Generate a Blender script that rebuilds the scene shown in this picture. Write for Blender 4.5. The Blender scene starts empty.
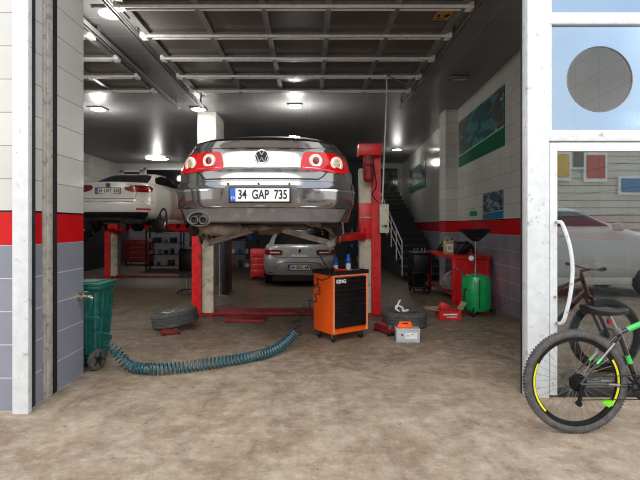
import bpy, bmesh, math, random
from mathutils import Vector, Matrix
random.seed(7)
PI = math.pi
SC = bpy.context.scene
COL = SC.collection

# ------------------------------------------------------------------ materials
def lin(c):
    def f(v):
        v = v/255.0
        return v/12.92 if v <= 0.04045 else ((v+0.055)/1.055)**2.4
    return (f(c[0]), f(c[1]), f(c[2]), 1.0)

def nodes_of(name):
    m = bpy.data.materials.new(name)
    m.use_nodes = True
    nt = m.node_tree
    nt.nodes.clear()
    out = nt.nodes.new('ShaderNodeOutputMaterial')
    b = nt.nodes.new('ShaderNodeBsdfPrincipled')
    nt.links.new(b.outputs[0], out.inputs[0])
    return m, nt, b, out

def math_n(nt, op, a, b=None, c=None):
    n = nt.nodes.new('ShaderNodeMath'); n.operation = op
    for i, v in enumerate((a, b, c)):
        if v is None: continue
        if isinstance(v, (int, float)): n.inputs[i].default_value = v
        else: nt.links.new(v, n.inputs[i])
    return n.outputs[0]

def mix_n(nt, fac, a, b, mode='MIX'):
    n = nt.nodes.new('ShaderNodeMix'); n.data_type = 'RGBA'; n.blend_type = mode
    if isinstance(fac, (int, float)): n.inputs[0].default_value = fac
    else: nt.links.new(fac, n.inputs[0])
    for idx, v in ((6, a), (7, b)):
        if isinstance(v, tuple): n.inputs[idx].default_value = v
        else: nt.links.new(v, n.inputs[idx])
    return n.outputs[2]

def noise_n(nt, vec, scale, detail=4, rough=0.55, dist=0.0):
    n = nt.nodes.new('ShaderNodeTexNoise')
    n.inputs['Scale'].default_value = scale
    n.inputs['Detail'].default_value = detail
    n.inputs['Roughness'].default_value = rough
    n.inputs['Distortion'].default_value = dist
    nt.links.new(vec, n.inputs['Vector'])
    return n.outputs['Fac']

def ramp_n(nt, fac, lo, hi):
    n = nt.nodes.new('ShaderNodeMapRange')
    n.inputs['From Min'].default_value = lo; n.inputs['From Max'].default_value = hi
    n.interpolation_type = 'SMOOTHSTEP'
    nt.links.new(fac, n.inputs['Value'])
    return n.outputs['Result']

def coord(nt, kind='Object', scale=None):
    tc = nt.nodes.new('ShaderNodeTexCoord')
    o = tc.outputs[kind]
    if scale:
        mp = nt.nodes.new('ShaderNodeMapping')
        mp.inputs['Scale'].default_value = scale
        nt.links.new(o, mp.inputs['Vector'])
        o = mp.outputs[0]
    return o

def bump_n(nt, b, h, strength=0.2, dist=0.01):
    n = nt.nodes.new('ShaderNodeBump')
    n.inputs['Strength'].default_value = strength
    n.inputs['Distance'].default_value = dist
    nt.links.new(h, n.inputs['Height'])
    nt.links.new(n.outputs[0], b.inputs['Normal'])

def M(name, col, rough=0.5, metal=0.0, coat=0.0, var=0.12, scale=12.0, dirt=None, dirt_amt=0.5, dirt_scale=6, bump=0.0, bscale=60, emit=0.0):
    m, nt, b, out = nodes_of(name)
    c = lin(col)
    v = coord(nt)
    f = noise_n(nt, v, scale)
    dark = tuple(x*(1-var*1.6) for x in c[:3]) + (1,)
    lite = tuple(min(1, x*(1+var)) for x in c[:3]) + (1,)
    o = mix_n(nt, ramp_n(nt, f, 0.3, 0.7), dark, lite)
    if dirt:
        g = noise_n(nt, v, dirt_scale, 8, 0.65)
        g = ramp_n(nt, g, 0.62-dirt_amt*0.35, 0.75)
        g = math_n(nt, 'MULTIPLY', g, 0.85)
        o = mix_n(nt, g, o, lin(dirt))
    nt.links.new(o, b.inputs['Base Color'])
    b.inputs['Roughness'].default_value = rough
    b.inputs['Metallic'].default_value = metal
    b.inputs['Coat Weight'].default_value = coat
    b.inputs['Coat Roughness'].default_value = 0.03
    if bump:
        bump_n(nt, b, noise_n(nt, v, bscale, 3), bump, 0.004)
    if emit:
        b.inputs['Emission Color'].default_value = c
        b.inputs['Emission Strength'].default_value = emit
    return m

def glass_mat(name, tint, reflect, rough=0.0, rcol=(255, 255, 255)):
    m, nt, b, out = nodes_of(name)
    nt.nodes.remove(b)
    tr = nt.nodes.new('ShaderNodeBsdfTransparent'); tr.inputs[0].default_value = lin(tint)
    gl = nt.nodes.new('ShaderNodeBsdfGlossy'); gl.inputs['Roughness'].default_value = rough
    gl.inputs['Color'].default_value = lin(rcol)
    fr = nt.nodes.new('ShaderNodeFresnel'); fr.inputs['IOR'].default_value = 1.5
    v = coord(nt)
    sm = noise_n(nt, v, 3.0, 5)
    f = math_n(nt, 'ADD', fr.outputs[0], reflect)
    f = math_n(nt, 'ADD', f, math_n(nt, 'MULTIPLY', math_n(nt, 'SUBTRACT', sm, 0.5), 0.06))
    f = math_n(nt, 'MINIMUM', math_n(nt, 'MAXIMUM', f, 0.0), 1.0)
    mx = nt.nodes.new('ShaderNodeMixShader')
    nt.links.new(f, mx.inputs[0]); nt.links.new(tr.outputs[0], mx.inputs[1]); nt.links.new(gl.outputs[0], mx.inputs[2])
    nt.links.new(mx.outputs[0], out.inputs[0])
    return m

def tile_mat(name, tw=0.5, th=0.26, dark=1.0, joints=True):
    """wall tiles: u,v in metres from the UV map; grey below 1.30 m, a red row, white above"""
    m, nt, b, out = nodes_of(name)
    uv = nt.nodes.new('ShaderNodeTexCoord').outputs['UV']
    sp = nt.nodes.new('ShaderNodeSeparateXYZ'); nt.links.new(uv, sp.inputs[0])
    u, v = sp.outputs[0], sp.outputs[1]
    vr = math_n(nt, 'DIVIDE', v, th); ur = math_n(nt, 'DIVIDE', u, tw)
    fv = math_n(nt, 'FRACT', vr); fu = math_n(nt, 'FRACT', ur)
    def edge(fr, w):
        a = math_n(nt, 'ABSOLUTE', math_n(nt, 'SUBTRACT', fr, 0.5))
        return math_n(nt, 'GREATER_THAN', a, 0.5-w)
    gv = edge(fv, 0.0035/th)
    g = math_n(nt, 'MAXIMUM', gv, edge(fu, 0.003/tw)) if joints else gv
    cb = nt.nodes.new('ShaderNodeCombineXYZ')
    nt.links.new(math_n(nt, 'FLOOR', ur), cb.inputs[0]); nt.links.new(math_n(nt, 'FLOOR', vr), cb.inputs[1])
    wn = nt.nodes.new('ShaderNodeTexWhiteNoise'); wn.noise_dimensions = '3D'; nt.links.new(cb.outputs[0], wn.inputs['Vector'])
    ob = coord(nt)
    n1 = noise_n(nt, ob, 2.5, 6, 0.6)
    red_z = math_n(nt, 'MULTIPLY', math_n(nt, 'GREATER_THAN', v, 1.30), math_n(nt, 'LESS_THAN', v, 1.56))
    wht = math_n(nt, 'GREATER_THAN', v, 1.56)
    grey = mix_n(nt, n1, lin((132*dark, 134*dark, 146*dark)), lin((158*dark, 160*dark, 171*dark)))
    white = mix_n(nt, n1, lin((205*dark, 203*dark, 196*dark)), lin((226*dark, 225*dark, 219*dark)))
    red = mix_n(nt, n1, lin((196*dark, 14, 22)), lin((222*dark, 24, 30)))
    c = mix_n(nt, wht, grey, white)
    c = mix_n(nt, red_z, c, red)
    c = mix_n(nt, math_n(nt, 'MULTIPLY', wn.outputs['Value'], 0.10), c, (0.02, 0.02, 0.02, 1))
    gc = mix_n(nt, wht, lin((205*dark, 205*dark, 208*dark)), lin((150*dark, 146*dark, 138*dark)))
    gc = mix_n(nt, red_z, gc, lin((150, 30, 34)))
    c = mix_n(nt, g, c, gc)
    # black joint above and below the red row
    e1 = math_n(nt, 'LESS_THAN', math_n(nt, 'ABSOLUTE', math_n(nt, 'SUBTRACT', v, 1.565)), 0.008)
    c = mix_n(nt, e1, c, lin((40, 20, 22)))
    grime = ramp_n(nt, noise_n(nt, ob, 1.4, 9, 0.7), 0.45, 0.8)
    low = ramp_n(nt, math_n(nt, 'SUBTRACT', 0.5, v), 0.0, 0.5)
    gm = math_n(nt, 'MULTIPLY', math_n(nt, 'ADD', math_n(nt, 'MULTIPLY', low, 0.35), 0.12), grime)
    c = mix_n(nt, gm, c, lin((70, 62, 52)))
    nt.links.new(c, b.inputs['Base Color'])
    b.inputs['Roughness'].default_value = 0.16
    b.inputs['Specular IOR Level'].default_value = 0.45
    wob = noise_n(nt, ob, 1.7, 2)
    h = math_n(nt, 'SUBTRACT', math_n(nt, 'MULTIPLY', wob, 0.5), math_n(nt, 'MULTIPLY', g, 0.25))
    h = math_n(nt, 'ADD', h, math_n(nt, 'MULTIPLY', math_n(nt, 'MULTIPLY', wn.outputs['Value'], fv), 0.3))
    bump_n(nt, b, h, 0.25, 0.01)
    return m

def floor_mat():
    m, nt, b, out = nodes_of('stained_concrete')
    v = coord(nt)
    big = noise_n(nt, v, 0.55, 6, 0.6, 0.6)
    med = noise_n(nt, v, 2.6, 9, 0.68, 0.4)
    fine = noise_n(nt, v, 38, 6, 0.7)
    c = mix_n(nt, ramp_n(nt, med, 0.30, 0.72), lin((150, 126, 102)), lin((190, 170, 146)))
    c = mix_n(nt, ramp_n(nt, big, 0.40, 0.66), c, mix_n(nt, ramp_n(nt, med, 0.3, 0.7), lin((146, 120, 95)), lin((182, 158, 131))))
    # rubbed streaks
    sv = coord(nt, 'Object', (0.9, 5.0, 1.0))
    st = noise_n(nt, sv, 1.3, 9, 0.72, 0.9)
    c = mix_n(nt, math_n(nt, 'MULTIPLY', ramp_n(nt, st, 0.54, 0.72), 0.38), c, lin((212, 196, 176)))
    sv2 = coord(nt, 'Object', (5.0, 0.8, 1.0))
    st2 = noise_n(nt, sv2, 1.1, 9, 0.7, 0.5)
    c = mix_n(nt, math_n(nt, 'MULTIPLY', ramp_n(nt, st2, 0.52, 0.74), 0.38), c, lin((92, 75, 60)))
    # oil spots
    sp = noise_n(nt, v, 3.3, 5, 0.5, 1.2)
    c = mix_n(nt, math_n(nt, 'MULTIPLY', ramp_n(nt, sp, 0.62, 0.76), 0.45), c, lin((74, 60, 49)))
    sp2 = noise_n(nt, v, 16, 4, 0.5)
    c = mix_n(nt, math_n(nt, 'MULTIPLY', ramp_n(nt, sp2, 0.68, 0.73), 0.6), c, lin((58, 48, 40)))
    c = mix_n(nt, math_n(nt, 'MULTIPLY', ramp_n(nt, fine, 0.3, 0.7), 0.35), c, mix_n(nt, 0.5, c, lin((70, 58, 48))))
    # darker and less rough from the doorway inwards
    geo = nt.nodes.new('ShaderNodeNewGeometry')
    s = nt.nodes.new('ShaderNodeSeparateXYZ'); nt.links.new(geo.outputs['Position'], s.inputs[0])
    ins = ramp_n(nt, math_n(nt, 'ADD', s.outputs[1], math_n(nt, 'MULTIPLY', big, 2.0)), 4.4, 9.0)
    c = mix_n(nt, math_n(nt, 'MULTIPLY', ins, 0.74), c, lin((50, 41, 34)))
    grit = noise_n(nt, v, 9.0, 12, 0.78)
    c = mix_n(nt, math_n(nt, 'MULTIPLY', ramp_n(nt, grit, 0.50, 0.64), 0.40), c, lin((88, 74, 62)))
    c = mix_n(nt, math_n(nt, 'MULTIPLY', ramp_n(nt, grit, 0.50, 0.36), 0.30), c, lin((212, 200, 182)))
    nt.links.new(c, b.inputs['Base Color'])
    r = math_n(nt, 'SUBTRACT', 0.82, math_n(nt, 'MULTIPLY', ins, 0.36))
    r = math_n(nt, 'ADD', r, math_n(nt, 'MULTIPLY', math_n(nt, 'SUBTRACT', med, 0.5), 0.5))
    nt.links.new(r, b.inputs['Roughness'])
    bump_n(nt, b, math_n(nt, 'ADD', med, math_n(nt, 'MULTIPLY', fine, 0.35)), 0.35, 0.01)
    return m

def ceil_mat():
    m, nt, b, out = nodes_of('dark_ceiling_panels')
    v = coord(nt)
    sp = nt.nodes.new('ShaderNodeSeparateXYZ'); nt.links.new(v, sp.inputs[0])
    def ed(x, p, w):
        f = math_n(nt, 'FRACT', math_n(nt, 'DIVIDE', x, p))
        return math_n(nt, 'GREATER_THAN', math_n(nt, 'ABSOLUTE', math_n(nt, 'SUBTRACT', f, 0.5)), 0.5-w/p)
    g = math_n(nt, 'MAXIMUM', ed(sp.outputs[0], 1.2, 0.006), ed(sp.outputs[1], 0.6, 0.006))
    n = noise_n(nt, v, 1.2, 5)
    c = mix_n(nt, n, lin((108, 108, 109)), lin((134, 133, 132)))
    c = mix_n(nt, g, c, lin((156, 156, 156)))
    nt.links.new(c, b.inputs['Base Color'])
    b.inputs['Roughness'].default_value = 0.38
    bump_n(nt, b, math_n(nt, 'ADD', noise_n(nt, v, 0.9, 2), math_n(nt, 'MULTIPLY', g, -0.2)), 0.2, 0.03)
    return m

def siding_mat():
    m, nt, b, out = nodes_of('street_siding')
    v = coord(nt)
    sp = nt.nodes.new('ShaderNodeSeparateXYZ'); nt.links.new(v, sp.inputs[0])
    f = math_n(nt, 'FRACT', math_n(nt, 'DIVIDE', sp.outputs[2], 0.32))
    g = math_n(nt, 'GREATER_THAN', math_n(nt, 'ABSOLUTE', math_n(nt, 'SUBTRACT', f, 0.5)), 0.44)
    n = noise_n(nt, v, 1.0, 5)
    c = mix_n(nt, n, lin((196, 190, 178)), lin((222, 217, 206)))
    c = mix_n(nt, g, c, lin((120, 114, 104)))
    nt.links.new(c, b.inputs['Base Color'])
    b.inputs['Roughness'].default_value = 0.7
    return m

def poster_mat(name, c1, c2, c3, green=0.26, blue=False):
    """a printed picture: mottled dark shapes above, a flat colour band below (UV 0..1)"""
    m, nt, b, out = nodes_of(name)
    uv = nt.nodes.new('ShaderNodeTexCoord').outputs['UV']
    sp = nt.nodes.new('ShaderNodeSeparateXYZ'); nt.links.new(uv, sp.inputs[0])
    n1 = noise_n(nt, uv, 4.5, 3, 0.5, 0.8)
    n2 = noise_n(nt, uv, 9.0, 6, 0.7, 1.5)
    vo = nt.nodes.new('ShaderNodeTexVoronoi'); vo.inputs['Scale'].default_value = 9.0; nt.links.new(uv, vo.inputs['Vector'])
    c = mix_n(nt, ramp_n(nt, n1, 0.45, 0.58), lin(c1), lin(c2))
    side = ramp_n(nt, math_n(nt, 'ABSOLUTE', math_n(nt, 'SUBTRACT', sp.outputs[0], 0.45)), 0.2, 0.42)
    c = mix_n(nt, math_n(nt, 'MULTIPLY', ramp_n(nt, n2, 0.48, 0.56), side), c, lin(c3))
    c = mix_n(nt, math_n(nt, 'MULTIPLY', math_n(nt, 'LESS_THAN', vo.outputs['Distance'], 0.25), math_n(nt, 'MULTIPLY', side, 0.5)), c, lin((190, 190, 180)))
    line = math_n(nt, 'ADD', sp.outputs[1], math_n(nt, 'MULTIPLY', sp.outputs[0], -0.08))
    band = math_n(nt, 'LESS_THAN', line, green)
    c = mix_n(nt, band, c, lin((40, 110, 150)) if blue else lin((10, 92, 66)))
    edge = math_n(nt, 'LESS_THAN', math_n(nt, 'ABSOLUTE', math_n(nt, 'SUBTRACT', line, green)), 0.012)
    c = mix_n(nt, edge, c, lin((150, 190, 170)))
    nt.links.new(c, b.inputs['Base Color'])
    b.inputs['Roughness'].default_value = 0.25
    return m

mat = {}
mat['tile'] = tile_mat('wall_tiles', dark=0.88)  # darker copy of the pier tiles, indoor dimness put into the colour
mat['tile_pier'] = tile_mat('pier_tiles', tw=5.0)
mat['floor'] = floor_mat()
mat['ceiling'] = ceil_mat()
mat['siding'] = siding_mat()
mat['white_paint'] = M('weathered_white_paint', (222, 225, 226), 0.45, var=0.05, dirt=(120, 112, 100), dirt_amt=0.12, dirt_scale=14)
mat['old_frame'] = M('worn_frame_paint', (190, 184, 172), 0.55, var=0.1, dirt=(90, 78, 64), dirt_amt=0.35, dirt_scale=18)
mat['black_rubber'] = M('black_rubber', (26, 26, 27), 0.7, var=0.2)
mat['rubber_gap'] = M('door_gasket', (38, 40, 42), 0.6, var=0.2)
mat['tyre'] = M('tyre_rubber', (84, 83, 81), 0.85, var=0.2, scale=25, dirt=(108, 100, 90), dirt_amt=0.35, dirt_scale=9, bump=0.4)
mat['tyre_dark'] = M('tyre_rubber_dark', (34, 34, 34), 0.8, var=0.2, bump=0.3)
mat['red_paint'] = M('lift_red', (222, 26, 26), 0.38, var=0.14, dirt=(60, 24, 20), dirt_amt=0.18, dirt_scale=8)
mat['red_dirty'] = M('dirty_red', (150, 32, 30), 0.55, var=0.2, dirt=(52, 34, 30), dirt_amt=0.5, dirt_scale=7)
mat['cream'] = M('cream_steel', (205, 196, 174), 0.5, var=0.08, dirt=(84, 66, 46), dirt_amt=0.35, dirt_scale=5)
mat['orange'] = M('orange_paint', (255, 96, 12), 0.4, var=0.03, coat=0.1)
mat['orange_pale'] = M('orange_edge', (248, 150, 110), 0.35, var=0.05)
mat['black_plastic'] = M('black_plastic', (24, 24, 26), 0.42, var=0.25)
mat['black_metal'] = M('black_metal', (30, 30, 32), 0.35, 0.4, var=0.3)
mat['steel'] = M('dull_steel', (150, 148, 144), 0.4, 0.85, var=0.15, scale=20, dirt=(70, 60, 50), dirt_amt=0.25)
mat['chrome'] = M('chrome', (225, 226, 228), 0.12, 1.0, var=0.03)
mat['galv'] = M('galvanised_rail', (150, 150, 150), 0.35, 0.7, var=0.1)
mat['door_panel'] = M('door_panel_grey', (98, 93, 92), 0.28, var=0.08, scale=1.5)
mat['door_frame'] = M('door_frame_grey', (122, 121, 119), 0.4, var=0.08)
mat['door_lip'] = M('door_bar_lip', (240, 240, 238), 0.4, 0.0, var=0.06)  # near-white: daylight caught on the bar edges is put into the colour
mat['roller'] = M('roller_white', (240, 238, 232), 0.5, var=0.1)
mat['rust_dirt'] = M('dusty_underbody', (116, 102, 88), 0.75, 0.1, var=0.3, scale=9, dirt=(48, 42, 36), dirt_amt=0.5, dirt_scale=11, bump=0.5)
mat['alu_dirty'] = M('dusty_aluminium', (160, 154, 146), 0.55, 0.5, var=0.2, dirt=(78, 68, 58), dirt_amt=0.35, dirt_scale=12)
mat['under'] = M('underbody_black', (30, 28, 27), 0.8, var=0.3, dirt=(70, 60, 50), dirt_amt=0.35)
mat['car_dark'] = M('graphite_car_paint', (136, 133, 131), 0.13, 0.85, coat=1.0, var=0.02)
mat['car_white'] = M('white_car_paint', (226, 224, 216), 0.25, 0.0, coat=0.8, var=0.02)
mat['car_grey'] = M('silver_car_paint', (176, 176, 176), 0.3, 0.25, coat=0.8, var=0.02)
mat['bumper_grey'] = M('bumper_diffuser_grey', (98, 94, 92), 0.6, var=0.1, dirt=(140, 128, 116), dirt_amt=0.25)
mat['glass_dark'] = M('dark_car_glass', (14, 15, 17), 0.05, coat=1.0, var=0.1)
mat['light_red'] = M('lamp_red', (200, 8, 14), 0.15, coat=0.5, var=0.08)
mat['light_darkred'] = M('lamp_dark_red', (120, 14, 20), 0.15, coat=1.0, var=0.1)
mat['light_ring'] = M('lamp_ring_cream', (236, 222, 206), 0.2, coat=0.8, var=0.05)
mat['light_core'] = M('lamp_core', (206, 190, 150), 0.2, coat=0.8, var=0.3, scale=60)
mat['plate_white'] = M('plate_white', (236, 236, 232), 0.4, var=0.02)
mat['plate_blue'] = M('plate_blue', (36, 96, 190), 0.4, var=0.04)
mat['black_ink'] = M('black_ink', (12, 12, 12), 0.5, var=0.05)
mat['white_ink'] = M('white_ink', (238, 238, 236), 0.5, var=0.02)
mat['bin_green'] = M('bin_green', (24, 104, 92), 0.5, var=0.2, dirt=(26, 44, 42), dirt_amt=0.35, bump=0.3)
mat['hose_teal'] = M('hose_teal', (30, 92, 104), 0.32, coat=0.4, var=0.15)
mat['tank_green'] = M('tank_green', (12, 160, 84), 0.3, coat=0.4, var=0.08)
mat['brass'] = M('brass', (196, 180, 150), 0.35, 0.8, var=0.15)
mat['cardboard'] = M('cardboard', (176, 146, 116), 0.85, var=0.12)
mat['red_box'] = M('red_carton', (206, 44, 40), 0.5, var=0.2)
mat['batt_grey'] = M('battery_grey', (184, 186, 188), 0.45, var=0.06)
mat['batt_label'] = M('battery_label', (226, 228, 230), 0.4, var=0.05)
mat['can_blue'] = M('can_blue', (18, 92, 190), 0.3, 0.2, var=0.08)
mat['jug'] = M('jug_olive', (176, 170, 112), 0.4, var=0.12)
mat['wood_dark'] = M('dark_wood', (70, 54, 40), 0.6, var=0.2)
mat['stair'] = M('stair_black', (26, 28, 32), 0.55, var=0.2)
mat['rail_white'] = M('rail_white', (210, 210, 206), 0.4, var=0.06)
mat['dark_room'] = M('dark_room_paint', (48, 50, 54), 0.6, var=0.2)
mat['pane_dark'] = M('dark_back_window', (16, 18, 22), 0.08, coat=1.0, var=0.2)
mat['beige_wall'] = M('beige_plaster', (176, 170, 158), 0.6, var=0.06)
mat['lamp'] = M('lamp_glow', (255, 252, 244), 0.4, var=0.0, emit=9.0)
mat['lamp_body'] = M('lamp_body', (120, 120, 122), 0.5, var=0.1)
mat['yellow_tag'] = M('yellow_tag', (196, 150, 70), 0.5, var=0.1)
mat['bike_black'] = M('bike_frame_black', (26, 28, 30), 0.25, coat=0.8, var=0.1)
mat['bike_green'] = M('bike_green', (60, 200, 90), 0.3, coat=0.5, var=0.08)
mat['lime'] = M('lime_plastic', (120, 226, 40), 0.35, var=0.08)
mat['yellow'] = M('rim_yellow', (226, 220, 40), 0.35, var=0.05)
mat['rust_red'] = M('rusty_red_steel', (140, 62, 44), 0.6, var=0.25, dirt=(70, 42, 32), dirt_amt=0.4)
mat['concrete'] = M('street_concrete', (120, 116, 108), 0.8, var=0.15)
mat['sign_red'] = M('shop_sign_red', (180, 40, 34), 0.5, var=0.1)
mat['sign_blue'] = M('shop_sign_blue', (60, 120, 170), 0.5, var=0.1)
mat['sign_yellow'] = M('shop_sign_yellow', (220, 180, 70), 0.5, var=0.1)
mat['green_sign'] = M('green_sign', (10, 130, 80), 0.5, var=0.05)
mat['glass_door'] = glass_mat('door_glass', (222, 230, 228), 0.13)
mat['glass_film'] = glass_mat('blue_film_glass', (150, 174, 192), 0.42, 0.02, (196, 220, 244))
mat['glass_hole'] = glass_mat('round_clear_glass', (200, 196, 188), 0.04)
mat['poster_big'] = poster_mat('poster_picture', (44, 84, 88), (70, 118, 118), (104, 66, 54), 0.24)
mat['poster_far'] = poster_mat('poster_picture_far', (60, 74, 80), (120, 128, 130), (34, 38, 42), 0.26)
mat['poster_small'] = poster_mat('poster_picture_small', (70, 84, 96), (128, 140, 150), (30, 36, 44), 0.20, True)

# ------------------------------------------------------------------ mesh helpers
class MB:
    def __init__(s): s.bm = bmesh.new()
    def box(s, c, d, rot=None, bev=0.0):
        r = bmesh.ops.create_cube(s.bm, size=1.0)
        vs = r['verts']
        bmesh.ops.scale(s.bm, vec=Vector(d), verts=vs)
        if bev:
            es = list({e for v in vs for e in v.link_edges})
            rr = bmesh.ops.bevel(s.bm, geom=es, offset=bev, segments=2, affect='EDGES', profile=0.5)
            vs = list({v for f in rr['faces'] for v in f.verts} | {v for v in vs if v.is_valid})
        if rot is not None:
            R = rot if isinstance(rot, Matrix) else Matrix.Rotation(rot, 3, 'Z')
            bmesh.ops.rotate(s.bm, cent=(0, 0, 0), matrix=R, verts=vs)
        bmesh.ops.translate(s.bm, vec=Vector(c), verts=vs)
        return s
    def bar(s, p0, p1, w, h=None, bev=0.0):
        """rectangular bar between two points"""
        p0, p1 = Vector(p0), Vector(p1); d = p1-p0
        h = h or w
        q = d.to_track_quat('Y', 'Z').to_matrix()
        s.box((p0+p1)/2, (w, d.length, h), q, bev)
        return s
    def cyl(s, p0, p1, r, r2=None, seg=20, caps=True):
        p0, p1 = Vector(p0), Vector(p1); d = p1-p0
        res = bmesh.ops.create_cone(s.bm, cap_ends=caps, segments=seg, radius1=r, radius2=r if r2 is None else r2, depth=d.length)
        q = d.to_track_quat('Z', 'Y').to_matrix()
        bmesh.ops.rotate(s.bm, cent=(0, 0, 0), matrix=q, verts=res['verts'])
        bmesh.ops.translate(s.bm, vec=(p0+p1)/2, verts=res['verts'])
        return s
    def tube(s, pts, r, seg=8, closed=False, caps=True):
        pts = [Vector(p) for p in pts]; n = len(pts)
        rr = r if callable(r) else (lambda t: r)
        up = None; rings = []
        for i, p in enumerate(pts):
            a = pts[i-1] if (i > 0 or closed) else p
            b = pts[(i+1) % n] if (i < n-1 or closed) else p
            t = (b-a).normalized()
            if up is None:
                up = Vector((0, 0, 1)) if abs(t.z) < 0.9 else Vector((1, 0, 0))
            sd = t.cross(up)
            if sd.length < 1e-5: sd = t.cross(Vector((0.3, 1, 0.2)))
            sd.normalize(); up = sd.cross(t).normalized()
            R = rr(i/max(1, n-1))
            rings.append([s.bm.verts.new(p+(sd*math.cos(2*PI*k/seg)+up*math.sin(2*PI*k/seg))*R) for k in range(seg)])
        m = n if closed else n-1
        for i in range(m):
            A, B = rings[i], rings[(i+1) % n]
            for k in range(seg):
                s.bm.faces.new((A[k], A[(k+1) % seg], B[(k+1) % seg], B[k]))
        if not closed and caps:
            s.bm.faces.new(rings[0][::-1]); s.bm.faces.new(rings[-1])
        return s
    def lathe(s, prof, c=(0, 0, 0), axis='Z', seg=32, mtx=None):
        """prof: list of (radius, height along axis)"""
        c = Vector(c); rings = []
        closed = abs(prof[0][0]-prof[-1][0]) < 1e-6 and abs(prof[0][1]-prof[-1][1]) < 1e-6
        for r, h in prof:
            ring = []
            for k in range(seg):
                a = 2*PI*k/seg
                x, y = r*math.cos(a), r*math.sin(a)
                v = {'Z': Vector((x, y, h)), 'Y': Vector((x, h, y)), 'X': Vector((h, x, y))}[axis]
                if mtx is not None: v = mtx @ v
                ring.append(s.bm.verts.new(c+v))
            rings.append(ring)
        for i in range(len(rings)-1):
            A, B = rings[i], rings[i+1]
            for k in range(seg):
                s.bm.faces.new((A[k], A[(k+1) % seg], B[(k+1) % seg], B[k]))
        if prof[0][0] > 1e-4 and not closed:
            s.bm.faces.new(rings[0][::-1])
        if prof[-1][0] > 1e-4 and not closed:
            s.bm.faces.new(rings[-1])
        return s
    def prism(s, poly, d0, d1, plane='XZ'):
        """extrude a 2-D polygon; plane XZ extrudes along Y, YZ along X, XY along Z"""
        def P(a, b, d):
            return {'XZ': (a, d, b), 'YZ': (d, a, b), 'XY': (a, b, d)}[plane]
        A = [s.bm.verts.new(P(a, b, d0)) for a, b in poly]
        B = [s.bm.verts.new(P(a, b, d1)) for a, b in poly]
        n = len(poly)
        for i in range(n):
            s.bm.faces.new((A[i], A[(i+1) % n], B[(i+1) % n], B[i]))
        s.bm.faces.new(A[::-1]); s.bm.faces.new(B)
        return s
    def grid(s, rows, close_u=False):
        V = [[s.bm.verts.new(p) for p in r] for r in rows]
        for i in range(len(V)-1):
            n = len(V[i])
            for k in range(n if close_u else n-1):
                s.bm.faces.new((V[i][k], V[i][(k+1) % n], V[i+1][(k+1) % n], V[i+1][k]))
        return V
    def build(s, name, m, parent=None, world=False, angle=35):
        bmesh.ops.remove_doubles(s.bm, verts=s.bm.verts, dist=1e-6)
        bmesh.ops.recalc_face_normals(s.bm, faces=s.bm.faces)
        me = bpy.data.meshes.new(name)
        if world and parent is not None:
            bmesh.ops.transform(s.bm, matrix=wmat(parent).inverted(), verts=s.bm.verts)
        s.bm.to_mesh(me); s.bm.free()
        me.materials.append(mat[m] if isinstance(m, str) else m)
        me.shade_smooth()
        me.set_sharp_from_angle(angle=math.radians(angle))
        o = bpy.data.objects.new(name, me); COL.objects.link(o)
        if parent is not None: o.parent = parent
        return o

def wmat(o):
    m = Matrix.Translation(o.location) @ o.rotation_euler.to_matrix().to_4x4()
    return m if o.parent is None else wmat(o.parent) @ m

def tag(o, label=None, cat=None, group=None, kind=None):
    if label: o['label'] = label
    if cat: o['category'] = cat
    if group: o['group'] = group
    if kind: o['kind'] = kind
    return o

def thing(name, label, cat, loc=(0, 0, 0), rz=0.0, group=None):
    o = bpy.data.objects.new(name, None); COL.objects.link(o)
    o.empty_display_size = 0.1
    o.location = loc; o.rotation_euler = (0, 0, rz)
    return tag(o, label, cat, group)

def dup(root, loc, rz=0.0, label=None, group=None, cat=None):
    r = root.copy(); COL.objects.link(r); r.location = loc; r.rotation_euler = (0, 0, rz)
    tag(r, label, cat, group)
    def rec(src, dst):
        for ch in [x for x in bpy.data.objects if x.parent == src]:
            c = ch.copy(); COL.objects.link(c); c.parent = dst
            rec(ch, c)
    rec(root, r)
    return r

def text_mesh(name, s, size, loc, rot, m, parent=None, ext=0.0015, align='CENTER', sx=1.0, bold=0.0):
    cu = bpy.data.curves.new(name, 'FONT')
    cu.body = s; cu.size = size; cu.extrude = ext; cu.align_x = align; cu.align_y = 'CENTER'; cu.offset = bold
    t = bpy.data.objects.new(name+'_tmp', cu); COL.objects.link(t)
    dg = bpy.context.evaluated_depsgraph_get()
    me = bpy.data.meshes.new_from_object(t.evaluated_get(dg))
    bpy.data.objects.remove(t); bpy.data.curves.remove(cu)
    mt = Matrix.Translation(loc) @ rot.to_4x4() @ Matrix.Diagonal((sx, 1, 1, 1))
    me.transform(mt)
    me.materials.clear(); me.materials.append(mat[m])
    o = bpy.data.objects.new(name, me); COL.objects.link(o)
    if parent is not None: o.parent = parent
    return o
FACE = Matrix.Rotation(PI/2, 3, 'X')     # text that faces -Y

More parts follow.
